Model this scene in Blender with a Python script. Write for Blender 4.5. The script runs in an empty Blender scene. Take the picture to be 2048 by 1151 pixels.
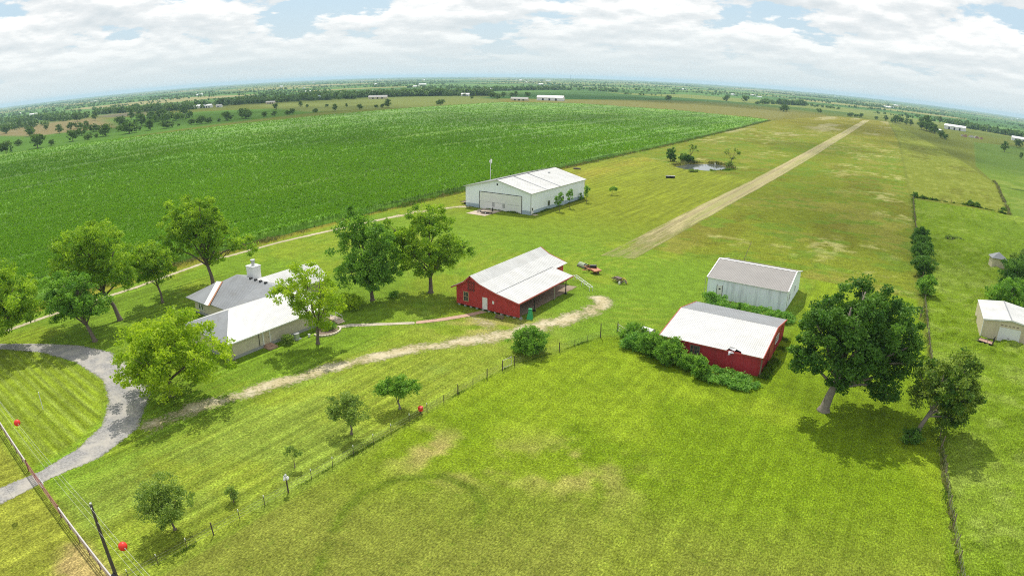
import bpy, math, random
import numpy as np
from mathutils import Vector, Matrix
sc = bpy.context.scene
R = math.radians
# ------------------------------------------------------------------ camera
# World axes follow the farm: +Y runs along the airstrip, +X is east of it. The drone hangs over the origin.
cam = bpy.data.cameras.new('camera')
co = bpy.data.objects.new('camera', cam)
sc.collection.objects.link(co)
sc.camera = co
cam.type = 'PANO'                      # wide drone lens with barrel distortion
cam.sensor_fit = 'HORIZONTAL'
cam.sensor_width = 36.0
cam.panorama_type = 'FISHEYE_LENS_POLYNOMIAL'
cam.fisheye_fov = R(180)
cam.fisheye_polynomial_k0 = 0.0
cam.fisheye_polynomial_k1 = -0.043383785816
cam.fisheye_polynomial_k2 = -5.000572577668133e-06
cam.fisheye_polynomial_k3 = 5.539727732492739e-06
cam.fisheye_polynomial_k4 = -5.5242666110742245e-08
cam.clip_start = 0.1
cam.clip_end = 120000
co.matrix_world = (Matrix.Translation((0, 0, 40)) @ Matrix.Rotation(R(33), 4, 'Z')
                   @ Matrix.Rotation(math.pi / 2 - 0.321343, 4, 'X') @ Matrix.Rotation(0.01075, 4, 'Z'))
# ------------------------------------------------------------------ light
SUN_EL, SUN_AZ = 56.0, -40.5           # azimuth clockwise from +Y
SUN_DIR = Vector((math.sin(R(SUN_AZ)) * math.cos(R(SUN_EL)), math.cos(R(SUN_AZ)) * math.cos(R(SUN_EL)), math.sin(R(SUN_EL))))
sl = bpy.data.lights.new('sun', 'SUN')
sl.energy = 4.2
sl.angle = R(0.5)
sl.color = (1.0, 0.95, 0.86)
so = bpy.data.objects.new('sun', sl)
so.rotation_euler = SUN_DIR.to_track_quat('Z', 'Y').to_euler()
sc.collection.objects.link(so)
sc.view_settings.view_transform = 'Standard'
sc.view_settings.look = 'None'
sc.view_settings.exposure = 0.08
sc.view_settings.gamma = 1.0
sc.cycles.pixel_filter_type = 'BLACKMAN_HARRIS'
sc.cycles.filter_width = 1.05
sc.cycles.use_denoising = False        # keep the fine grain of grass and leaves
sc.cycles.volume_bounces = 0
sc.cycles.max_bounces = 6
sc.cycles.diffuse_bounces = 3
sc.cycles.transparent_max_bounces = 16


class NT:
    """small helper to write node trees"""
    def __init__(s, tree):
        s.t = tree
        tree.nodes.clear()

    def n(s, kind, **kw):
        nd = s.t.nodes.new(kind)
        for k, v in kw.items():
            if k.startswith('i_'):
                key = k[2:]
                key = int(key) if key.isdigit() else key
                if hasattr(v, 'is_output'):
                    s.t.links.new(v, nd.inputs[key])
                else:
                    nd.inputs[key].default_value = v
            else:
                setattr(nd, k, v)
        return nd

    def l(s, a, b):
        s.t.links.new(a, b)

    def math(s, op, a, b=0.0, c=0.0, clamp=False):
        nd = s.t.nodes.new('ShaderNodeMath')
        nd.operation = op
        nd.use_clamp = clamp
        for i, v in enumerate((a, b, c)):
            if hasattr(v, 'is_output'):
                s.t.links.new(v, nd.inputs[i])
            else:
                nd.inputs[i].default_value = v
        return nd.outputs[0]

    def mix(s, f, a, b, blend='MIX'):
        nd = s.t.nodes.new('ShaderNodeMix')
        nd.data_type = 'RGBA'
        nd.blend_type = blend
        for i, v in ((0, f), (6, a), (7, b)):
            if hasattr(v, 'is_output'):
                s.t.links.new(v, nd.inputs[i])
            elif i == 0:
                nd.inputs[i].default_value = v
            else:
                nd.inputs[i].default_value = (*v, 1) if len(v) == 3 else v
        return nd.outputs[2]

    def ramp(s, v, stops):
        nd = s.t.nodes.new('ShaderNodeValToRGB')
        cr = nd.color_ramp
        while len(cr.elements) < len(stops):
            cr.elements.new(0.5)
        for e, (p, c) in zip(cr.elements, stops):
            e.position = p
            e.color = (c, c, c, 1) if not hasattr(c, '__len__') else (*c, 1)
        s.t.links.new(v, nd.inputs[0])
        return nd.outputs[0]

    def noise(s, vec, scale, detail=4.0, rough=0.55, dist=0.0):
        nd = s.n('ShaderNodeTexNoise')
        nd.inputs['Scale'].default_value = scale
        nd.inputs['Detail'].default_value = detail
        nd.inputs['Roughness'].default_value = rough
        nd.inputs['Distortion'].default_value = dist
        if vec is not None:
            s.t.links.new(vec, nd.inputs['Vector'])
        return nd.outputs[0]


# sky: Nishita air with a deck of broken cumulus that thickens into white haze at the horizon
world = bpy.data.worlds.new('World')
sc.world = world
world.use_nodes = True
w = NT(world.node_tree)
sky = w.n('ShaderNodeTexSky', sky_type='NISHITA', sun_disc=False)
sky.sun_elevation = R(SUN_EL)
sky.sun_rotation = R(SUN_AZ)
sky.air_density, sky.dust_density, sky.ozone_density = 1.0, 1.5, 1.0
tc = w.n('ShaderNodeTexCoord')
sep = w.n('ShaderNodeSeparateXYZ', i_0=tc.outputs['Generated'])
zc = w.math('MAXIMUM', sep.outputs[2], 0.0)
den = w.math('ADD', zc, 0.035)
# cumulus seen near the horizon: lumpy noise over the direction of view, flattened so that clouds are wider than tall
zl_ = w.math('MULTIPLY', w.math('LOGARITHM', w.math('ADD', zc, 0.09), 2.718), 4.2)    # layers crowd together toward the horizon
dv_ = w.n('ShaderNodeMapping', i_Vector=tc.outputs['Generated'], i_Scale=(7.0, 7.0, 0.0)).outputs[0]
pv = w.n('ShaderNodeVectorMath', operation='ADD', i_0=dv_, i_1=w.n('ShaderNodeCombineXYZ', i_0=3.7, i_1=0.0, i_2=zl_).outputs[0]).outputs[0]
pvu = w.n('ShaderNodeVectorMath', operation='ADD', i_0=pv, i_1=(0.0, 0.0, 0.22)).outputs[0]
n1 = w.noise(pv, 1.0, 14.0, 0.58, 0.0)
n1u = w.noise(pvu, 1.0, 7.0, 0.55, 0.0)
n3 = w.noise(pv, 0.4, 3.0, 0.5)
thick = w.math('ADD', w.math('MULTIPLY', n1, 0.75), w.math('MULTIPLY', n3, 0.25))
cover = w.ramp(thick, [(0.425, 0.0), (0.455, 1.0)])
lit = w.math('ADD', w.math('MULTIPLY', w.math('SUBTRACT', n1, n1u), 2.6), 0.5, clamp=True)
body = w.ramp(lit, [(0.12, (6.7, 7.3, 7.6)), (0.45, (8.3, 8.6, 8.7)), (0.72, (10.6, 10.6, 10.4))])
gap = w.mix(0.85, sky.outputs[0], (5.7, 7.4, 8.6))
col = w.mix(cover, gap, body)
hz = w.ramp(zc, [(0.0, 1.0), (0.02, 0.9), (0.055, 0.4), (0.11, 0.0)])
col = w.mix(hz, col, (7.0, 7.75, 7.9))
bg = w.n('ShaderNodeBackground', i_Color=col, i_Strength=0.1)
w.l(bg.outputs[0], w.n('ShaderNodeOutputWorld').inputs[0])


# ------------------------------------------------------------------ helpers
def alb(r, g, b, k=1.0):
    """surface colour from an 8-bit sunlit picture colour"""
    def f(c):
        c /= 255.0
        c = c / 12.92 if c <= 0.04045 else ((c + 0.055) / 1.055) ** 2.4
        return c * k / 1.75
    return (f(r), f(g), f(b))


def link(o, parent=None):
    sc.collection.objects.link(o)
    if parent is not None:
        o.parent = parent
    return o


def tag(o, label=None, cat=None, group=None, kind=None):
    if label:
        o['label'] = label
    if cat:
        o['category'] = cat
    if group:
        o['group'] = group
    if kind:
        o['kind'] = kind
    return o


def thing(name, label, cat, loc=(0, 0, 0), rz=0.0, group=None):
    o = bpy.data.objects.new(name, None)
    o.empty_display_size = 0.5
    o.location = loc
    o.rotation_euler = (0, 0, rz)
    link(o)
    return tag(o, label, cat, group)


def copy_tree(o, parent=None):
    c = o.copy()
    link(c)
    if parent is not None:
        c.parent = parent
    for ch in list(o.children):
        copy_tree(ch, c)
    return c


def mesh_np(name, V, F, mat, attrs=None, smooth=False):
    """V (n,3), F (m,k) arrays to a mesh"""
    V = np.asarray(V, np.float32)
    F = np.asarray(F, np.int32)
    me = bpy.data.meshes.new(name)
    k = F.shape[1]
    me.vertices.add(len(V))
    me.vertices.foreach_set('co', V.ravel())
    me.loops.add(F.size)
    me.loops.foreach_set('vertex_index', F.ravel())
    me.polygons.add(len(F))
    me.polygons.foreach_set('loop_start', np.arange(0, F.size, k, dtype=np.int32))
    if smooth:
        me.polygons.foreach_set('use_smooth', np.ones(len(F), bool))
    me.update(calc_edges=True)
    for an, (kind, data) in (attrs or {}).items():
        a = me.attributes.new(an, kind, 'POINT')
        a.data.foreach_set('color' if kind == 'FLOAT_COLOR' else 'value', np.asarray(data, np.float32).ravel())
    me.materials.append(mat)
    return me


class MB:
    def __init__(s):
        s.v, s.f = [], []

    def poly(s, pts):
        i = len(s.v)
        s.v += [tuple(p) for p in pts]
        s.f.append(tuple(range(i, i + len(pts))))
        return s

    def box(s, x0, x1, y0, y1, z0, z1):
        i = len(s.v)
        s.v += [(x0, y0, z0), (x1, y0, z0), (x1, y1, z0), (x0, y1, z0), (x0, y0, z1), (x1, y0, z1), (x1, y1, z1), (x0, y1, z1)]
        s.f += [(i, i + 3, i + 2, i + 1), (i + 4, i + 5, i + 6, i + 7), (i, i + 1, i + 5, i + 4), (i + 1, i + 2, i + 6, i + 5), (i + 2, i + 3, i + 7, i + 6), (i + 3, i, i + 4, i + 7)]
        return s

    def slab(s, pts, t):
        """polygon pts (counter-clockwise from above) thickened downwards by t along its normal"""
        p = [Vector(q) for q in pts]
        n = (p[1] - p[0]).cross(p[2] - p[0]).normalized()
        i = len(s.v)
        m = len(p)
        s.v += [tuple(q) for q in p] + [tuple(q - n * t) for q in p]
        s.f.append(tuple(range(i, i + m)))
        s.f.append(tuple(range(i + 2 * m - 1, i + m - 1, -1)))
        for k in range(m):
            a, b = i + k, i + (k + 1) % m
            s.f.append((a, a + m, b + m, b))
        return s

    def tube(s, p, q, r0, r1=None, n=8, cap=True):
        r1 = r0 if r1 is None else r1
        p, q = Vector(p), Vector(q)
        d = (q - p).normalized()
        a = d.orthogonal().normalized()
        b = d.cross(a)
        i = len(s.v)
        for c, r in ((p, r0), (q, r1)):
            for k in range(n):
                t = 2 * math.pi * k / n
                s.v.append(tuple(c + (a * math.cos(t) + b * math.sin(t)) * r))
        for k in range(n):
            k2 = (k + 1) % n
            s.f.append((i + k, i + k2, i + n + k2, i + n + k))
        if cap:
            s.f.append(tuple(range(i + n - 1, i - 1, -1)))
            s.f.append(tuple(range(i + n, i + 2 * n)))
        return s

    def path(s, pts, rs, n=8):
        """bent tapered tube through pts"""
        P = [Vector(p) for p in pts]
        i0 = len(s.v)
        a = None
        for j, c in enumerate(P):
            d = (P[min(j + 1, len(P) - 1)] - P[max(j - 1, 0)]).normalized()
            a = d.orthogonal().normalized() if a is None else (a - d * a.dot(d)).normalized()
            b = d.cross(a)
            for k in range(n):
                t = 2 * math.pi * k / n
                s.v.append(tuple(c + (a * math.cos(t) + b * math.sin(t)) * rs[j]))
        for j in range(len(P) - 1):
            for k in range(n):
                k2 = (k + 1) % n
                A = i0 + j * n
                s.f.append((A + k, A + k2, A + n + k2, A + n + k))
        s.f.append(tuple(range(i0 + n - 1, i0 - 1, -1)))
        e = i0 + (len(P) - 1) * n
        s.f.append(tuple(range(e, e + n)))
        return s

    def wheel(s, c, axis, r, wd, n=16):
        c, axis = Vector(c), Vector(axis).normalized()
        return s.tube(c - axis * wd / 2, c + axis * wd / 2, r, r, n)

    def ball(s, c, r, n=14, sz=1.0):
        i = len(s.v)
        for a in range(n // 2 + 1):
            th = math.pi * a / (n // 2)
            for k in range(n):
                ph = 2 * math.pi * k / n
                s.v.append((c[0] + r * math.sin(th) * math.cos(ph), c[1] + r * math.sin(th) * math.sin(ph), c[2] + r * sz * math.cos(th)))
        for a in range(n // 2):
            for k in range(n):
                k2 = (k + 1) % n
                A = i + a * n
                s.f.append((A + k, A + n + k, A + n + k2, A + k2))
        return s

    def mesh(s, name, mat, smooth=False):
        me = bpy.data.meshes.new(name)
        me.from_pydata(s.v, [], s.f)
        me.update()
        if smooth:
            me.polygons.foreach_set('use_smooth', np.ones(len(me.polygons), bool))
        me.materials.append(mat)
        return me

    def build(s, name, mat, parent=None, smooth=False, loc=None, rz=0.0):
        o = bpy.data.objects.new(name, s.mesh(name, mat, smooth))
        if loc is not None:
            o.location = loc
            o.rotation_euler = (0, 0, rz)
        return link(o, parent)


def boxes(name, mat, parent, *bb):
    """one part for every box"""
    return [MB().box(*b).build(name, mat, parent) for b in bb]


def vnoise(x, y, seed=0):
    """value noise on arrays, 0..1"""
    rs = np.random.RandomState(seed)
    T = rs.rand(256, 256)
    xi, yi = np.floor(x).astype(int), np.floor(y).astype(int)
    fx, fy = x - xi, y - yi
    fx, fy = fx * fx * (3 - 2 * fx), fy * fy * (3 - 2 * fy)
    a, b = T[xi & 255, yi & 255], T[(xi + 1) & 255, yi & 255]
    c, d = T[xi & 255, (yi + 1) & 255], T[(xi + 1) & 255, (yi + 1) & 255]
    return (a * (1 - fx) + b * fx) * (1 - fy) + (c * (1 - fx) + d * fx) * fy


def fbm(x, y, seed=0, oct=4):
    s, a, t = 0, 1.0, 0
    for o in range(oct):
        s = s + a * vnoise(x * 2 ** o + 17.3 * o, y * 2 ** o + 9.1 * o, seed + o)
        t += a
        a *= 0.55
    return s / t


def sst(x, a, b):
    t = np.clip((x - a) / (b - a), 0, 1)
    return t * t * (3 - 2 * t)


# ------------------------------------------------------------------ materials
def mat_plain(name, c, rough=0.7, metal=0.0, ns=1.5, na=0.25, fine=None, bump=0.0, streak=False, spec=0.4, dirt=None, dirt_amt=0.0):
    """one colour with blotchy weathering; streak stretches the blotches downwards; dirt is a second colour in patches"""
    m = bpy.data.materials.new(name)
    m.use_nodes = True
    t = NT(m.node_tree)
    geo = t.n('ShaderNodeNewGeometry')
    v = geo.outputs['Position']
    if streak:
        v = t.n('ShaderNodeMapping', i_Vector=v, i_Scale=(1, 1, 0.12)).outputs[0]
    a = t.noise(v, ns, 6.0, 0.6)
    f = t.math('ADD', t.math('MULTIPLY', t.math('SUBTRACT', a, 0.5), na * 2.5), 1.0)
    if fine:
        b = t.noise(geo.outputs['Position'], fine, 3.0, 0.6)
        f = t.math('MULTIPLY', f, t.math('ADD', t.math('MULTIPLY', t.math('SUBTRACT', b, 0.5), na * 2.0), 1.0))
    cc = t.mix(1.0, c, t.n('ShaderNodeCombineColor', i_0=f, i_1=f, i_2=f).outputs[0], 'MULTIPLY')
    if dirt is not None:
        d = t.ramp(t.noise(v, ns * 0.7 + 0.11, 8.0, 0.65), [(0.5, 0.0), (0.68, 1.0)])
        cc = t.mix(t.math('MULTIPLY', d, dirt_amt), cc, dirt)
    p = t.n('ShaderNodeBsdfPrincipled', i_Roughness=rough, i_Metallic=metal)
    p.inputs['Specular IOR Level'].default_value = spec
    t.l(cc, p.inputs['Base Color'])
    if bump:
        bn = t.n('ShaderNodeBump', i_Strength=bump, i_Distance=0.05, i_Height=t.noise(geo.outputs['Position'], fine or ns * 6, 4.0))
        t.l(bn.outputs[0], p.inputs['Normal'])
    t.l(p.outputs[0], t.n('ShaderNodeOutputMaterial').inputs[0])
    return m


def mat_leaf(name, c1, c2, trans=0.35, rough=0.55):
    """leaves: colour varies clump by clump and leaf by leaf between c1 and c2"""
    m = bpy.data.materials.new(name)
    m.use_nodes = True
    t = NT(m.node_tree)
    at = t.n('ShaderNodeAttribute', attribute_name='tint')
    cc = t.mix(at.outputs['Fac'], c1, c2)
    p = t.n('ShaderNodeBsdfPrincipled', i_Roughness=rough)
    p.inputs['Specular IOR Level'].default_value = 0.15
    t.l(cc, p.inputs['Base Color'])
    tr = t.n('ShaderNodeBsdfTranslucent')
    t.l(t.mix(1.0, cc, (1.15, 1.25, 0.55), 'MULTIPLY'), tr.inputs[0])
    mx = t.n('ShaderNodeMixShader', i_0=trans)
    t.l(p.outputs[0], mx.inputs[1])
    t.l(tr.outputs[0], mx.inputs[2])
    t.l(mx.outputs[0], t.n('ShaderNodeOutputMaterial').inputs[0])
    return m


def mat_sheet(name, c1, c2, c3, grain=2.0, cut=0.5, soft=0.12, stretch=1.0, patch=0.6):
    """a worn surface (track, gravel, earth) whose ragged edge breaks up into the grass: attribute edge runs 0 in the middle to 1 at the rim"""
    m = bpy.data.materials.new(name)
    m.use_nodes = True
    t = NT(m.node_tree)
    geo = t.n('ShaderNodeNewGeometry')
    v = t.n('ShaderNodeMapping', i_Vector=geo.outputs['Position'], i_Scale=(1.0, stretch, 1.0)).outputs[0]
    a = t.noise(v, grain, 6.0, 0.65)
    b = t.noise(v, grain * 0.12, 4.0, 0.6)
    cc = t.mix(t.ramp(a, [(0.35, 0.0), (0.65, 1.0)]), c1, c2)
    cc = t.mix(t.ramp(b, [(0.42, 0.0), (0.66, 0.8)]), cc, c3)
    p = t.n('ShaderNodeBsdfPrincipled', i_Roughness=0.95)
    p.inputs['Specular IOR Level'].default_value = 0.1
    t.l(cc, p.inputs['Base Color'])
    bn = t.n('ShaderNodeBump', i_Strength=0.5, i_Distance=0.08, i_Height=a)
    t.l(bn.outputs[0], p.inputs['Normal'])
    e = t.n('ShaderNodeAttribute', attribute_name='edge').outputs['Fac']
    k = t.noise(v, grain * 0.8, 7.0, 0.78)
    k2 = t.noise(v, grain * 0.1, 3.0, 0.6)
    s = t.math('ADD', t.math('ADD', t.math('MULTIPLY', k, 1.7), -0.4 - (patch - 0.6) * 0.5), t.math('MULTIPLY', k2, patch))
    s = t.math('SUBTRACT', t.math('ADD', s, cut), t.math('MULTIPLY', e, 1.3))
    al = t.math('DIVIDE', t.math('SUBTRACT', s, 0.5), soft, clamp=True)
    tr = t.n('ShaderNodeBsdfTransparent')
    mx = t.n('ShaderNodeMixShader', i_0=al)
    t.l(tr.outputs[0], mx.inputs[1])
    t.l(p.outputs[0], mx.inputs[2])
    t.l(mx.outputs[0], t.n('ShaderNodeOutputMaterial').inputs[0])
    return m


M = {}
M['roof_white'] = mat_plain('white_metal_roofing', (0.54, 0.54, 0.53), 0.5, 0.0, 0.35, 0.2, 3.0, spec=0.35, dirt=(0.38, 0.35, 0.31), dirt_amt=0.25)
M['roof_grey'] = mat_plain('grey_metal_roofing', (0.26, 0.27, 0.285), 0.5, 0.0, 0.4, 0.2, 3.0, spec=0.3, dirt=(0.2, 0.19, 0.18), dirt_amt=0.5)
M['roof_beige'] = mat_plain('dull_beige_roofing', (0.27, 0.255, 0.245), 0.6, 0.0, 0.5, 0.14, 6.0, spec=0.3)
M['rust'] = mat_plain('rusty_trim', (0.36, 0.17, 0.09), 0.8, 0.0, 2.0, 0.4)
M['white_paint'] = mat_plain('white_paint', (0.74, 0.74, 0.73), 0.55, 0.0, 1.0, 0.08)
M['white_wall'] = mat_plain('white_sheet_wall', (0.84, 0.88, 0.95), 0.5, 0.0, 0.8, 0.08, streak=True)
M['white_stained'] = mat_plain('stained_white_wall', (0.80, 0.87, 0.95), 0.6, 0.0, 0.9, 0.12, streak=True, dirt=(0.22, 0.24, 0.26), dirt_amt=0.6)
M['blue_band'] = mat_plain('blue_grey_wainscot', (0.36, 0.44, 0.53), 0.5, 0.0, 1.0, 0.1)
M['red_board'] = mat_plain('red_painted_boards', (0.47, 0.05, 0.05), 0.6, 0.0, 1.3, 0.3, 9.0, streak=False, dirt=(0.33, 0.045, 0.04), dirt_amt=0.6)
M['red_metal'] = mat_plain('red_sheet_metal', (0.40, 0.03, 0.045), 0.55, 0.0, 0.9, 0.3, streak=True, dirt=(0.22, 0.025, 0.03), dirt_amt=0.6)
M['red_trim'] = mat_plain('red_trim', (0.42, 0.06, 0.05), 0.6)
M['stone'] = mat_plain('cream_limestone', (0.58, 0.52, 0.40), 0.85, 0.0, 1.2, 0.15, 4.0, bump=0.4)
M['plinth'] = mat_plain('grey_concrete', (0.34, 0.34, 0.34), 0.85, 0.0, 1.2, 0.2)
M['brick'] = mat_plain('pink_brick_paving', (0.42, 0.27, 0.20), 0.85, 0.0, 2.0, 0.3, 8.0)
M['pad'] = mat_plain('tan_concrete_pad', (0.44, 0.36, 0.28), 0.85, 0.0, 1.0, 0.2)
M['dark'] = mat_plain('dark_opening', (0.02, 0.02, 0.022), 0.6)
M['black'] = mat_plain('black_metal', (0.025, 0.025, 0.028), 0.5)
M['glass'] = mat_plain('window_glass', (0.05, 0.06, 0.065), 0.12, 0.0, 1.0, 0.1, spec=0.8)
M['wood'] = mat_plain('weathered_wood', (0.20, 0.15, 0.11), 0.9, 0.0, 3.0, 0.35)
M['post_wood'] = mat_plain('dark_fence_post', (0.09, 0.07, 0.055), 0.9, 0.0, 5.0, 0.3)
M['pole_wood'] = mat_plain('utility_pole_wood', (0.085, 0.075, 0.06), 0.85, 0.0, 6.0, 0.5, streak=True)
M['tan_trim'] = mat_plain('tan_trim', (0.50, 0.36, 0.20), 0.7)
M['galv'] = mat_plain('galvanised_steel', (0.55, 0.56, 0.58), 0.35, 0.6, 3.0, 0.15)
M['silver'] = mat_plain('silver_pipe', (0.52, 0.49, 0.48), 0.45, 0.0, 3.0, 0.15)
M['red_pipe'] = mat_plain('red_primer_pipe', (0.19, 0.13, 0.11), 0.6, 0.0, 3.0, 0.25)
M['red_ball'] = mat_plain('red_plastic', (0.75, 0.035, 0.02), 0.45, 0.0, 4.0, 0.1)
M['orange'] = mat_plain('orange_machine_paint', (0.42, 0.16, 0.07), 0.6, 0.0, 4.0, 0.35, dirt=(0.2, 0.1, 0.06), dirt_amt=0.7)
M['yellow'] = mat_plain('yellow_machine_paint', (0.65, 0.42, 0.06), 0.6, 0.0, 4.0, 0.3)
M['green_paint'] = mat_plain('green_machine_paint', (0.02, 0.30, 0.10), 0.45)
M['tyre'] = mat_plain('tyre_rubber', (0.02, 0.02, 0.02), 0.85)
M['rim'] = mat_plain('white_wheel_rim', (0.7, 0.7, 0.7), 0.4)
M['steel_dark'] = mat_plain('rusty_steel', (0.12, 0.085, 0.07), 0.7, 0.3, 4.0, 0.4)
M['garage_wall'] = mat_plain('cream_sheet_wall', (0.60, 0.53, 0.38), 0.6, 0.0, 0.9, 0.15, streak=True, dirt=(0.36, 0.30, 0.21), dirt_amt=0.5)
M['gate_red'] = mat_plain('red_gate_paint', (0.22, 0.085, 0.07), 0.6, 0.0, 3.0, 0.3)
M['wire'] = mat_plain('fence_wire', (0.22, 0.21, 0.19), 0.6, 0.4)
M['cable'] = mat_plain('power_cable', (0.5, 0.5, 0.48), 0.5, 0.4)
M['bark'] = mat_plain('tree_bark', (0.15, 0.12, 0.095), 0.95, 0.0, 2.0, 0.4, 8.0, bump=0.6)
M['bark_pale'] = mat_plain('pale_tree_bark', (0.22, 0.19, 0.155), 0.95, 0.0, 2.0, 0.35, 8.0, bump=0.6)
M['far_wall'] = mat_plain('distant_white_wall', (0.75, 0.75, 0.74), 0.7)
M['far_roof'] = mat_plain('distant_grey_roof', (0.30, 0.29, 0.28), 0.7)
M['far_blue'] = mat_plain('distant_blue_barn', (0.20, 0.27, 0.34), 0.7)
M['leaf_lime'] = mat_leaf('lime_leaves', (0.245, 0.378, 0.023), (0.467, 0.588, 0.037), 0.45)
M['leaf_mid'] = mat_leaf('pecan_leaves', (0.154, 0.290, 0.026), (0.384, 0.536, 0.041), 0.4)
M['leaf_deep'] = mat_leaf('deep_green_leaves', (0.111, 0.249, 0.035), (0.264, 0.459, 0.053), 0.34)
M['leaf_dark'] = mat_leaf('dark_oak_leaves', (0.05, 0.135, 0.022), (0.16, 0.30, 0.045), 0.3)
M['leaf_olive'] = mat_leaf('olive_leaves', (0.160, 0.252, 0.051), (0.299, 0.402, 0.081), 0.34)
M['leaf_vine'] = mat_leaf('vine_leaves', (0.112, 0.274, 0.042), (0.290, 0.504, 0.095), 0.34)
M['leaf_far'] = mat_leaf('distant_leaves', (0.075, 0.145, 0.034), (0.17, 0.27, 0.06), 0.3)
M['leaf_autumn'] = mat_leaf('yellowing_leaves', (0.06, 0.15, 0.022), (0.26, 0.34, 0.05), 0.32)


# ------------------------------------------------------------------ ground
def lines(*segs):
    out = []
    for a, b, st in segs:
        out.append(np.arange(a, b, st))
    return np.concatenate(out)


def geo_lines(a, b, first, ratio, sign=1):
    v, x, st = [], a, first
    while x < b:
        v.append(x)
        x += st
        st *= ratio
    return np.array(v + [b]) * sign


def poly_mask(X, Y, P, soft=0.0):
    """1 inside the polygon, fading over soft metres"""
    P = np.array(P, float)
    inside = np.zeros(X.shape, bool)
    dist = np.full(X.shape, 1e9)
    for i in range(len(P)):
        (x0, y0), (x1, y1) = P[i], P[(i + 1) % len(P)]
        c = ((y0 > Y) != (y1 > Y)) & (X < (x1 - x0) * (Y - y0) / (y1 - y0 + 1e-12) + x0)
        inside ^= c
        dx, dy = x1 - x0, y1 - y0
        t = np.clip(((X - x0) * dx + (Y - y0) * dy) / (dx * dx + dy * dy), 0, 1)
        dist = np.minimum(dist, np.hypot(X - x0 - t * dx, Y - y0 - t * dy))
    sg = np.where(inside, dist, -dist)
    return sst(sg, -soft - 1e-6, soft + 1e-6)


def line_dist(X, Y, P):
    P = np.array(P, float)
    dist = np.full(X.shape, 1e9)
    for i in range(len(P) - 1):
        (x0, y0), (x1, y1) = P[i], P[i + 1]
        dx, dy = x1 - x0, y1 - y0
        t = np.clip(((X - x0) * dx + (Y - y0) * dy) / (dx * dx + dy * dy), 0, 1)
        dist = np.minimum(dist, np.hypot(X - x0 - t * dx, Y - y0 - t * dy))
    return dist


CORN = [(-139.5, -60), (-139, 200), (-141, 390), (-150, 600), (-162, 812), (-300, 848), (-460, 868), (-540, 800), (-543, 600), (-540, 400), (-542, 260), (-585, 150), (-640, -60)]
POND = [(-102, 298), (-100, 313), (-92, 323), (-83, 321), (-79, 308), (-86, 297), (-95, 293)]


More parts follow.
